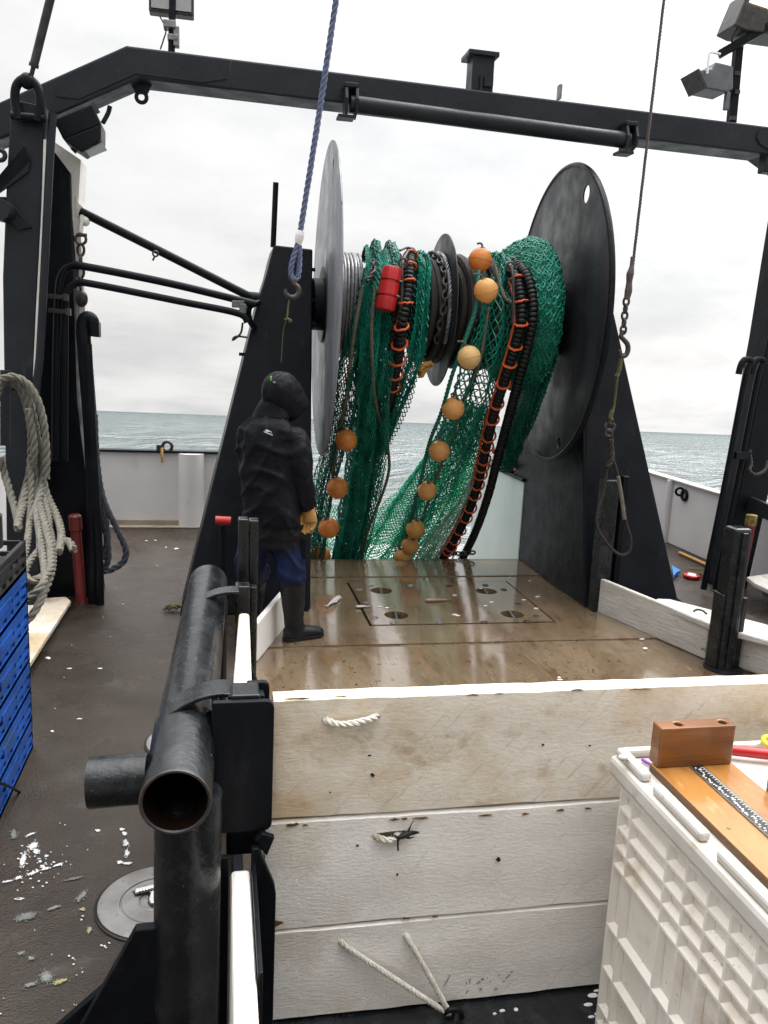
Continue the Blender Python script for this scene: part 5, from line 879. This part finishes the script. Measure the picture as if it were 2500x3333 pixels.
m = MB(); m.b2((3.312, 4.57, .0), (3.345, 4.66, .50)); m.b2((3.165, 4.57, 0), (3.185, 4.68, .52)); m.b2((3.235, 4.545, 0), (3.275, 4.56, .93)); build('slot_rib', m, 'blackwet', sp, smooth=False, bevel=.006)
m = MB(); m.lathe((3.265, 4.62, .002), (0, 0, 1), [(0, .125), (.01, .125), (.02, .10)], 24); build('base_plate', m, 'black', sp, ang=30)
# starboard gear: hooked rods, standpipe, boards, broom, bits
pr = []
for x, dy, lb in ((2408, 0., 'outer hooked rod leaning by the starboard gantry leg'), (2448, .1, 'inner hooked rod leaning close to the starboard gantry leg')):
    Y = 6.25+dy; m = MB(); bx = 2290+(x-2408)*.95; m.tube(cat([PY(bx, 1918, Y), PY((bx+x+20)/2+4, 1560, Y), PY(x+20, 1225, Y), PY(x+40, 1185, Y), PY(x+34, 1170, Y), PY(x+14, 1171, Y), PY(x+3, 1190, Y), PY(x-4, 1218, Y)], 70), .026, 12); tag(build('hooked_rod', m, 'black'), lb, 'rod', 'hooked rods at the starboard gantry leg')
m = MB(); m.bar(PY(2390, 1482, 6.25), PY(2440, 1482, 6.3), .05, .06); tag(build('rod_bracket', m, 'black', smooth=False), 'short black bracket joining the hooked rods to the starboard leg', 'bracket')
m = MB(); m.rope(cat(pyl([(2440, 1465, 6.3), (2446, 1510, 6.25), (2440, 1530, 6.22), (2460, 1545, 6.2), (2490, 1530, 6.25), (2500, 1500, 6.3)]), 30), .014); tag(build('rope_scrap', m, 'brownrope'), 'frayed brown rope loop hanging on the starboard gantry leg', 'rope')
yp = PY(2445, 1690, 6.0); m = MB(); m.tube([(yp[0]-.05, 6.0, 0), yp-(0, 0, .05)], .042, 16); rsp = tag(build('red_standpipe', m, 'redpaint'), 'dark red standpipe with yellow cap behind the starboard stanchion', 'standpipe'); m = MB(); m.lathe(yp-(0, 0, .05), (.02, 0, 1), [(0, .045), (.085, .045), (.09, .03)], 18); build('yellow_cap', m, 'dirtyyellow', rsp, ang=30)
m = MB(); m.tube([PZ(2212, 1799, .02), PZ(2330, 1852, .02)], .018, 10); tag(build('wooden_handle', m, 'broom'), 'yellow wooden broom handle on the deck at starboard bulwark foot', 'handle')
P = [PZ(2186, 1849, .02), PZ(2214, 1866, .02), PZ(2200, 1874, .02), PZ(2192, 1884, .02)]; m = MB(); m.prism(P, (0, 0, .03)); tag(build('blue_scrap', m, 'bluescrap', smooth=False), 'bright blue plastic piece on the starboard deck beside the stand', 'plastic piece')
c = PZ(2252, 1875, .02); m = MB(); m.ring(c, (0, 0, 1), .06, .02, 24, 8); rgx = tag(build('red_roll', m, 'red'), 'small red and white ring lying on the starboard deck', 'ring'); m = MB(); m.lathe(c-(0, 0, .015), (0, 0, 1), [(0, .042), (.03, .04)], 18); build('white_centre', m, 'logo', rgx)
m = MB(); c = PZ(2290, 1870, .02)
for k in range(6): m.rope(cat([c+(random.uniform(-.12, .12), random.uniform(-.2, .12), random.uniform(0, .04)) for _ in range(5)], 40), .006)
tag(build('rope_tangle', m, 'twine'), 'tangle of thin olive cord beside the red ring on the starboard deck', 'cord')
for i, (z, y0, lb, mt) in enumerate(((.16, 6.1, 'grey white plank topmost on the pile under the starboard bulwark', 'whiteold'), (.10, 5.9, 'rounded grey plank in the middle of the pile under the starboard bulwark', 'alu'), (.03, 5.5, 'lowest white plank of the pile under the starboard bulwark', 'whiteold'))):
    m = MB(); m.prism([(4.42+.02*i, y0, z), (4.36+.03*i, y0-.2, z), (4.4, 3.2, z), (4.82, 3.2, z), (4.84, y0+.15, z)], (0, 0, .045)); tag(build('stacked_plank', m, mt, smooth=False, bevel=.012), lb, 'plank', 'planks piled under the starboard bulwark')
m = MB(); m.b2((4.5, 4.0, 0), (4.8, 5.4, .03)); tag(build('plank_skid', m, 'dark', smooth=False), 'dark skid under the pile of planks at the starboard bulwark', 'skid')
# ================================================================ hoists
ht = thing('hoist_rope', 'blue twisted hoist rope with eye splice and steel hook hanging at the left stand', 'hoist rope', PY(955, 960, 5.4)); top_, sp_ = PY(1100, -40, 5.2), PY(975, 770, 5.38)
m = MB(); m.rope(np.array([top_, top_*.5+sp_*.5+(.004, 0, 0), sp_]), .0185, .12); build('rope', m, 'bluerope', ht)
m = MB(); m.tube(cat(pyl([(980, 750, 5.375), (975, 770, 5.38), (970, 795, 5.385)]), 10), [.022, .028, .026, .02], 12); build('tape_whipping', m, 'tape', ht)
m = MB(); m.rope(cat(pyl([(971, 790, 5.38), (952, 850, 5.39), (947, 890, 5.4), (956, 910, 5.4), (968, 905, 5.4), (975, 860, 5.4), (974, 800, 5.385)]), 40), .018, .11); build('eye_splice', m, 'bluerope', ht)
m = MB(); m.tube(cat(pyl([(957, 915, 5.4), (945, 908, 5.4), (945, 895, 5.4), (955, 920, 5.4), (970, 935, 5.4), (973, 952, 5.4), (963, 966, 5.4), (946, 968, 5.4), (932, 956, 5.4), (929, 940, 5.4)]), 60), [.010, .012, .014, .016, .017, .016, .009], 12); build('hook', m, 'steel', ht)
m = MB(); m.tube(cat(pyl([(943, 960, 5.4), (938, 1000, 5.41), (934, 1035, 5.41), (930, 1041, 5.41), (925, 1036, 5.41)]), 30), .006, 6); m.tube(cat(pyl([(932, 1035, 5.41), (948, 1044, 5.41), (940, 1046, 5.41)]), 12), .007, 6); m.tube(cat(pyl([(932, 1040, 5.42), (922, 1080, 5.43), (915, 1180, 5.45)]), 14), .0025, 5); tag(build('twine_tail', m, 'twine'), 'thin yellow green twine tied to the hook of the blue hoist rope', 'twine')
wt = thing('hoist_wire', 'thin brown hoist wire with socket, chain and hook at the right', 'hoist wire', PY(2035, 1160, 5.5)); m = MB(); a, c = PY(2166, -40, 5.5), PY(2058, 880, 5.5); m.rope(np.array([a, a*.5+c*.5, c]), .0105, .07, 5); build('wire', m, 'wire', wt)
m = MB(); m.tube(cat(pyl([(2058, 835, 5.5), (2056, 870, 5.5), (2050, 900, 5.5), (2046, 945, 5.5), (2040, 975, 5.5)]), 30), [.011, .014, .026, .020, .026, .02], 12); build('socket', m, 'wire', wt)
m = MB(); m.chain(pyl([(2040, 970, 5.5), (2034, 1020, 5.5), (2028, 1085, 5.5)]), .062, .009, .6); build('chain', m, 'steel', wt)
m = MB(); m.tube(cat(pyl([(2027, 1075, 5.5), (2022, 1095, 5.5), (2030, 1105, 5.5), (2042, 1120, 5.5), (2044, 1140, 5.5), (2036, 1157, 5.5), (2022, 1158, 5.5), (2017, 1140, 5.5)]), 50), [.014, .017, .018, .018, .016, .01], 12); build('hook', m, 'steel', wt)
tw = thing('rope_sling', 'rope sling with knotted twine and wire loop hanging before the starboard stand', 'sling', PY(2010, 1800, 5.6))
m = MB(); m.rope(cat(pyl([(2020, 1150, 5.52), (2012, 1200, 5.55), (2008, 1240, 5.55), (2000, 1310, 5.6), (1992, 1350, 5.6), (1985, 1380, 5.6)]), 50), .010); m.rope(cat(pyl([(2025, 1150, 5.5), (2014, 1210, 5.52), (2006, 1225, 5.52)]), 14), .015); m.rope(cat(pyl([(1994, 1335, 5.58), (1986, 1355, 5.58), (1992, 1368, 5.58)]), 14), .014); build('twine', m, 'twine', tw)
m = MB(); m.tube(cat(pyl([(1975, 1375, 5.6), (1970, 1390, 5.6), (1985, 1405, 5.6), (2000, 1390, 5.6), (1995, 1378, 5.6)]), 30), .012, 10); m.ring(PY(1982, 1410, 5.6), (.1, 1, 0), .024, .010, 18, 8); build('hook', m, 'steel', tw)
m = MB(); m.rope(cat(pyl([(1985, 1415, 5.62), (1983, 1460, 5.62), (1978, 1510, 5.62), (1965, 1600, 5.62), (1945, 1660, 5.62), (1945, 1720, 5.62), (1985, 1780, 5.62), (2020, 1806, 5.62), (2048, 1795, 5.62), (2053, 1755, 5.62), (2038, 1700, 5.62), (2030, 1640, 5.62), (2012, 1550, 5.62), (1996, 1490, 5.62), (1990, 1420, 5.62)]), 160), .011); m.rope(cat(pyl([(1988, 1430, 5.6), (1990, 1490, 5.6), (1978, 1520, 5.6)]), 20), .022); build('wire_loop', m, 'brownrope', tw)
m = MB(); m.tube(pyl([(2012, 1550, 5.61), (2022, 1610, 5.61), (2032, 1690, 5.61)]), .014, 10); build('hose_sleeve', m, 'greyrope', tw)
# ================================================================ fish tote with gear on its lid
X0, Y1, ZT = 1.092, 2.005, .872
tt_ = thing('fish_tote', 'large dirty white plastic fish tote with ribbed sides standing before the boards', 'tote', (1.55, 1.5, 0))
m = MB(); XL = X0+.028
m.b2((XL+.012, .42, .0), (2.0, Y1-.035, .80))
def rib_side():
    zs = [.02, .075, .205, .346, .54, .597, .655, .717, .775]; ys = [Y1-.045, 1.893, 1.705, 1.617, 1.525, 1.437, 1.342, 1.25, 1.16, 1.0, .91, .82]
    for z in zs: m.prism([(XL+.012, Y1-.04, z-.020), (XL-.004, Y1-.04, z-.004), (XL-.004, Y1-.04, z+.004), (XL+.012, Y1-.04, z+.020)], (0, -1.5, 0))
    for y in ys: m.prism([(XL+.012, y-.020, .0), (XL-.0035, y-.004, .0), (XL-.0035, y+.004, .0), (XL+.012, y+.020, .0)], (0, 0, .80))
    for x in np.arange(1.2, 1.9, .1): m.prism([(x-.011, Y1-.035, 0), (x-.003, Y1-.012, 0), (x+.003, Y1-.012, 0), (x+.011, Y1-.035, 0)], (0, 0, .8))
rib_side(); build('tub', m, 'tote', tt_, smooth=False, bevel=.004)
m = MB(); m.b2((X0, .40, .80), (2.02, Y1, .858)); build('lid', m, 'lid', tt_, smooth=False, bevel=.014)
m = MB(); m.b2((X0+.012, Y1-.165, .8585), (X0+.042, Y1-.012, .885)); m.b2((X0+.012, Y1-.44, .8585), (X0+.042, Y1-.215, .885)); m.b2((X0+.012, Y1-.75, .8585), (X0+.042, Y1-.5, .885)); m.b2((X0+.03, Y1-.035, .8585), (X0+.25, Y1-.008, .884)); m.b2((X0+.30, Y1-.035, .8585), (X0+.56, Y1-.008, .884)); build('lid_rim', m, 'lid', tt_, smooth=False, bevel=.009)
c = PZ(2028, 2466, .888); m = MB(); m.ell(c, (.014, .012, .009)); tag(build('shell_piece', m, 'fishpale'), 'small grey shell piece on the corner of the white tote lid', 'shell')
mb_ = thing('measuring_board', 'varnished wooden fish measuring board with upright end block on the white tote', 'measuring board', (1.27, 1.5, .859))
za = .8595; m = MB(); m.b2((1.158, .9, za), (1.392, 1.90, za+.018)); pm_ = build('plank', m, 'ply', mb_, smooth=False, bevel=.002)
m = MB(); m.b2((1.159, .9, za+.0182), (1.391, 1.899, za+.022)); build('varnished_face', m, 'wood', mb_, smooth=False, bevel=.001)
zb = za+.0222; y0 = PZ(2240, 2487, zb)[1]; bl = MB(); bl.b2((1.163, 1.868, zb), (1.385, 1.918, zb+.115)); cs = []
for x, y in ((2182, 2334), (2318, 2324)): q = PZ(x, y, zb+.115); c = MB(); c.lathe((q[0], 1.893, zb+.06), (0, 0, 1), [(0, .0115), (.1, .0115)], 20); cs.append(c)
me = cut(bl, cs); link('end_block', me, 'wooddark', mb_, bevel=.005)
m = MB(); xa = PZ(2255, 2490, zb)[0]; m.b2((xa-.014, .9, za+.0222), (xa+.024, 1.866, za+.0252)); rl = build('rule_strip', m, 'ruler', mb_, smooth=False)
m = MB(); m.b2((xa-.0165, .9, za+.0222), (xa-.0142, 1.866, za+.026)); build('rule_edge', m, 'galv', rl, smooth=False)
m = MB()
for k in range(150):
    y = 1.855-k*.0055; w = .012 if k % 2 == 0 else .006; m.b2((xa+.022-w, y, za+.0252), (xa+.022, y+.0014, za+.0256))
for k in range(90):
    y = 1.852-k*.0085; x_ = xa-.008+random.uniform(-.003, .009); m.b2((x_, y, za+.0252), (x_+random.uniform(.004, .008), y+random.uniform(.003, .0055), za+.0256))
build('rule_markings', m, 'rulemark', rl, smooth=False)
a, c = PZ(2368, 2440, .885), PZ(2560, 2462, .885); m = MB(); m.lathe(a, c-a, [(-.02, .011), (0, .0145), (.02, .0155), (.10, .0155), (.14, .014)], 20); tag(build('knife_handle', m, 'red', ang=40), 'red round knife handle lying on the white tote behind the wooden block', 'knife')
c = PZ(2520, 2420, .892); m = MB(); m.ring(c, (.1, -.2, 1), .03, .0075, 28, 10); m.ring(c+(.05, .03, 0), (.1, -.2, 1), .03, .0075, 28, 10); tag(build('scissors', m, 'yellow'), 'yellow scissor rings over the red handle on the tote', 'scissors')
a, c = PZ(2090, 2472, .866), PZ(2125, 2492, .866); m = MB(); m.tube([a, a+(c-a)*2.2], .0048, 10); tag(build('pencil', m, 'purple'), 'purple pencil sticking out under the wooden measuring board', 'pencil')
c = PZ(2538, 2590, .86); m = MB(); m.lathe((c[0], c[1], .8595), (0, 0, 1), [(0, .030), (.004, .033), (.075, .035), (.08, .032)], 28); tag(build('black_cup', m, 'blackcrate', ang=40), 'black cup on the white tote at the right picture edge', 'cup')
m = MB()
for x, y, s in ((1930, 3240, .03), (1945, 3225, .02), (1915, 3270, .03), (1950, 3300, .025), (1680, 3286, .018), (1635, 3290, .02), (1610, 3300, .012), (1925, 3310, .02)):
    c = PZ(x, y, .006); m.ell(c, (s*random.uniform(.4, .7), s*random.uniform(.2, .4), .004), n=9, m=6)
for x, y in ((1235, 1975), (1260, 1978), (1705, 1952), (1745, 1980), (1110, 1945), (1750, 1942), (1480, 1937), (1820, 2205), (1822, 2212), (1880, 2232), (1480, 2000), (1600, 1960), (1580, 1972), (2100, 2110), (2090, 2080), (1660, 1880), (1000, 1960), (1565, 1915), (1490, 2003), (1725, 1890)):
    c = PZ(x, y, .019); m.ell(c, (random.uniform(.008, .022), random.uniform(.006, .012), .004), n=8, m=6)
tag(build('fish_scraps', m, 'scrap'), 'small white fish scraps scattered over the wet working deck and tote foot', 'fish scraps', kind='stuff')
def fish(a, c, r, mt, lb):
    a, c = PZ(*a, .03), PZ(*c, .03); t = c-a; L_ = np.linalg.norm(t); t /= L_; s = np.cross((0, 0, 1), t); z = V3((0, 0, 1)); m = MB()
    m.loft([(a+t*L_*u, w*r, w*r*.7, s, z) for u, w in ((0, .15), (.06, .6), (.2, 1), (.4, .95), (.65, .6), (.85, .25), (.92, .18))], 14); o = tag(build('fish', m, mt), lb, 'fish')
    m = MB(); q = a+t*L_*.9; m.prism([q, q+t*L_*.12+s*r*.8, q+t*L_*.09, q+t*L_*.12-s*r*.8], (0, 0, .003)); build('tail', m, mt, o, smooth=False); m = MB(); q = a+t*L_*.4; m.prism([q+s*r*.8, q+t*L_*.15+s*r*1.5, q+t*L_*.25+s*r*.6], (0, 0, .003)); build('fin', m, mt, o, smooth=False)
fish((1382, 1954), (1465, 1951), .026, 'fish', 'small brown fish lying in the middle of the hatch cover')
fish((1107, 1940), (1063, 1973), .026, 'fishpale', 'small silver brown fish on the deck right of the boots')
fish((1157, 1974), (1204, 1973), .013, 'fishpale', 'thin silver fish across the left hatch seam')
# ================================================================ person
pf = unit((.62, .78, 0)); ps = unit((.78, -.62, 0)); up = V3((0, 0, 1)); YP = 5.27
def q(x, y, d=0.): return PY(x, y, YP+d)
per = MB()
hd = unit((.60, .36, -.70)); hs = unit(np.cross(hd, up)); hu = np.cross(hs, hd); hc_ = q(922, 1280, .02)
per.ell(hc_, (.075, .098, .115), (hs, hd, hu), 24, 16); per.ell(hc_+hd*.10-hu*.012, (.013, .02, .022), (hs, hd, hu), 10, 8); per.ell(hc_+hd*.082-hu*.055, (.028, .014, .010), (hs, hd, hu), 10, 8)
for s in (-1, 1): per.ell(hc_+hd*.088+hs*.03*s+hu*.02, (.014, .01, .008), (hs, hd, hu), 10, 8); per.ell(hc_+hs*.076*s, (.012, .025, .034), (hs, hd, hu), 10, 8)
per.loft([(q(880, 1350, .03), .07, .07, ps, pf), (q(905, 1315, .03), .06, .06, ps, pf), (hc_, .055, .055, hs, hd)])
per.loft([(q(885, 1720), .14, .10, ps, pf), (q(878, 1550), .13, .09, ps, pf), (q(872, 1430), .15, .09, ps, pf), (q(876, 1375), .10, .07, ps, pf), (q(884, 1345, .02), .06, .06, ps, pf)])
RK = [q(925, 1740, -.02), q(946, 1845, -.03), q(952, 1900, 0), PZ(958, 2094)+V3((0, .03, .12))]; LK = [q(840, 1740, .05), q(812, 1850, .10), V3((.25, 5.48, .45)), V3((.235, 5.52, .08))]
for K in (RK, LK): per.tube(cat(K, 20), [.085, .07, .045, .03], 16)
RAm = [q(962, 1425, -.05), q(982, 1540, -.10), q(1000, 1655, -.03)]; LAm = [q(806, 1418, .07), q(814, 1545, .13), q(826, 1655, .22)]
for K in (RAm, LAm): per.tube(cat(K, 16), [.055, .042, .032], 14)
person = solid('person', per, 'skin', None, .012, sm=2); tag(person, 'person in black hooded jacket, blue trousers and rubber boots, head bowed towards the net', 'person')
j = MB()
j.loft([(q(884, 1706, 0), .205, .145, ps, pf), (q(884, 1690, 0), .208, .15, ps, pf), (q(876, 1620, 0), .196, .145, ps, pf), (q(872, 1540), .187, .142, ps, pf), (q(868, 1460), .188, .14, ps, pf), (q(866, 1412), .182, .13, ps, pf), (q(868, 1378), .150, .11, ps, pf), (q(876, 1350, .02), .095, .085, ps, pf), (q(888, 1325, .03), .075, .075, ps, pf)], 32)
for K, R in ((RAm, [.082, .085, .074, .066, .058]), (LAm, [.085, .08, .07, .062, .056])): j.tube(cat(K, 24), R, 20); j.ell(K[0], (.08, .08, .08))
j.loft([(q(866, 1425), .20, .11, ps, pf), (q(868, 1395), .195, .105, ps, pf), (q(872, 1370), .16, .095, ps, pf), (q(878, 1350, .01), .115, .09, ps, pf), (q(886, 1330, .02), .085, .08, ps, pf)], 28)
jk = solid('jacket', j, 'cloth', person, .010, .004, 5., 3, fold=.022)
hm = MB(); n_, m_ = 40, 26; vv, ff = [], []
hc2_ = hc_-hd*.005
for i in range(m_+1):
    u_ = i/m_; t_ = -.135+.285*u_**1.15; R_ = math.sqrt(max(0, 1-(t_/.135)**2)) if t_ < 0 else 1-.9*t_*(1+t_*3)
    for k in range(n_):
        ph = 2*math.pi*k/n_; sx, sy_ = math.cos(ph), math.sin(ph); rs_ = 1+.05*mn.noise(Vector((sx*1.6, sy_*1.6, t_*11)))+.02*mn.noise(Vector((sx*5, sy_*5, t_*25)))
        cr2 = 1-abs(mn.noise(Vector((sx*2.2, sy_*2.2, t_*16+sx*2)))); rs_ += .10*max(0, cr2-.7)*2-.03; vv.append(hc2_+hd*t_+(hs*sx*.103+hu*sy_*(.108 if sy_ > 0 else .128))*R_*rs_)
for i in range(m_):
    for k in range(n_): ff.append((i*n_+k, i*n_+(k+1) % n_, (i+1)*n_+(k+1) % n_, (i+1)*n_+k))
hm.add(vv, ff); ho = build('hood', hm, 'cloth', person, ang=180); so_ = ho.modifiers.new('thick', 'SOLIDIFY'); so_.thickness = .012
hb = MB(); hb.loft([(q(880, 1362, .02), .135, .105, ps, pf), (q(886, 1338, .02), .115, .10, ps, pf), (q(896, 1310, .02), .10, .10, ps, pf), (q(908, 1288, .02), .09, .09, hs, hd)], 28); solid('collar', hb, 'cloth', person, .011, .004, 9., 2)
m = MB(); bp_ = q(910, 1222, -.06); m.prism([q(884, 1243, -.085), q(896, 1226, -.075), q(918, 1216, -.06), q(945, 1215, -.02), q(924, 1230, -.07), q(892, 1250, -.10)], (0, .012, .002)); build('hood_peak', m, M['boot'], person, smooth=False, bevel=.004)
m = MB(); m.ell(q(882, 1232, -.09), (.006, .006, .018), n=10, m=8); build('hood_tag', m, 'lime', person)
tr = MB(); tr.loft([(q(884, 1690), .185, .13, ps, pf), (q(884, 1740), .185, .135, ps, pf), (q(884, 1775), .15, .12, ps, pf)], 28)
tr.tube(cat(RK[:2]+[q(955, 1888, -.01), q(957, 1896, -.01)], 18), [.118, .112, .106, .098, .094], 20); tr.tube(cat(LK[:3]+[V3((.245, 5.5, .38))], 18), [.115, .11, .10, .095], 20); solid('trousers', tr, 'trous', person, .010, .006, 9., 2, fold=.024)
m = MB(); m.box(q(985, 1785, -.085), (.05, .015, .14), (unit((.9, -.2, 0)), unit((.2, .9, 0)), up)); build('leg_pocket', m, 'cloth', person, smooth=False, bevel=.006)
def boot(ank, top, foot_dir, R):
    b_ = MB(); fd = unit(foot_dir); sd_ = np.cross(fd, up); g0 = V3((ank[0], ank[1], 0.016))
    b_.loft([(top, .082, .088, sd_, fd), (top*.6+ank*.4, .076, .080, sd_, fd), (top*.25+ank*.75, .064, .07, sd_, fd), (ank, .056, .066, sd_, fd), (ank*(1, 1, 0)+(0, 0, .04)+fd*.0, .052, .075, sd_, fd)], 24)
    b_.loft([(g0-fd*.075+up*.045, .030, .04, sd_, up), (g0-fd*.05+up*.045, .044, .046, sd_, up), (g0+fd*.04+up*.05, .046, .052, sd_, up), (g0+fd*.12+up*.042, .050, .042, sd_, up), (g0+fd*.185+up*.036, .046, .034, sd_, up), (g0+fd*.215+up*.032, .026, .022, sd_, up)], 24)
    o = solid('boot', b_, 'boot', person, .009, .004, 11., 2)
    s_ = MB(); P = [(-.078, .02), (-.07, .038), (-.03, .046), (.04, .044), (.12, .052), (.18, .046), (.212, .025), (.22, 0)]; P = P+[(x, -y) for x, y in P[::-1]]
    s_.prism([V3((ank[0], ank[1], .0165))+fd*x+sd_*y for x, y in P], (0, 0, .022)); build('sole', s_, 'rubber', o, smooth=False, bevel=.004)
fa_ = PZ(930, 2108); fb_ = PZ(1046, 2090); fdir = (fb_-fa_)/np.linalg.norm(fb_-fa_); an0 = PZ(958, 2094)+V3((0, .03, .11)); boot(an0, q(950, 1893, -.01), fdir, 0); boot(V3((.235, 5.53, .11)), V3((.245, 5.50, .40)), (.5, .85, 0), 0)
m = MB(); w0, w1 = q(1004, 1652, -.035), q(1010, 1700, -.045); hx = unit(q(990, 1700, -.03)-q(1025, 1695, -.055)); hz = unit(w1-w0); hy = np.cross(hz, hx)
m.loft([(w0-hz*.02, .044, .036, hx, hy), (w0+hz*.02, .042, .03, hx, hy), (w0+hz*.06, .046, .026, hx, hy), (w1, .046, .022, hx, hy)], 20)
for k, (o_, ln) in enumerate(((-.034, .062), (-.012, .076), (.011, .08), (.033, .07))):
    b0 = w1+hx*o_-hz*.012; m.tube(cat([b0, b0+hz*ln*.45+hx*.006, b0+hz*ln*.85+hx*.018-hy*.012, b0+hz*ln*.98+hx*.034-hy*.026], 14), [.0125, .0122, .011, .009], 12)
b0 = w0+hz*.03+hx*.034; m.tube(cat([b0, b0+hz*.025+hx*.022-hy*.008, b0+hz*.055+hx*.026-hy*.016, b0+hz*.075+hx*.020-hy*.02], 12), [.015, .014, .0125, .010], 12); solid('glove', m, 'glove', person, .0042, .0012, 40., 1)
m = MB(); w0, w1 = LAm[2], LAm[2]+V3((.05, .05, -.06)); hz = unit(w1-w0); hx = unit(np.cross(hz, (0, 0, 1))); hy = np.cross(hz, hx); m.loft([(w0-hz*.03, .042, .036, hx, hy), (w0+hz*.03, .044, .03, hx, hy), (w1, .046, .022, hx, hy)], 18)
for o_, ln in ((-.034, .062), (-.012, .076), (.011, .08), (.033, .07)): b0 = w1+hx*o_-hz*.012; m.tube(cat([b0, b0+hz*ln*.5+hy*.004, b0+hz*ln*.95+hy*.022], 12), [.0125, .012, .009], 10)
b0 = w0+hz*.03+hx*.036; m.tube(cat([b0, b0+hz*.03+hx*.025, b0+hz*.07+hx*.03], 10), [.015, .013, .010], 10); solid('glove', m, 'glove', person, .0045, .001, 40., 1)
# printed mark on the jacket back: a small fish over a slanted line of lettering (unreadable in the photo)
dg = bpy.context.evaluated_depsgraph_get()
def onback(x, y):
    d = Vector(ray(x, y)).normalized(); ok, loc, nr, _ = jk.ray_cast(jk.matrix_world.inverted() @ Vector(C0), d); return (np.array(jk.matrix_world @ loc)-np.array(d)*.003) if ok else q(x, y, -.15)
m = MB()
def flat(poly): P = [onback(*p) for p in poly]; c = sum(P)/len(P); m.prism(P, unit(cf)*.002)
flat([(862, 1400), (866, 1398), (872, 1399), (878, 1402), (882, 1405), (885, 1405), (884, 1408), (878, 1405), (872, 1405), (866, 1404)])
for i in range(8): x, y = 859+i*3.6, 1403+i*1.45; flat([(x, y), (x+2.7, y+1.1), (x+2.7, y+4.6), (x, y+3.6)])
build('printed_mark', m, 'logo', jk, smooth=False)
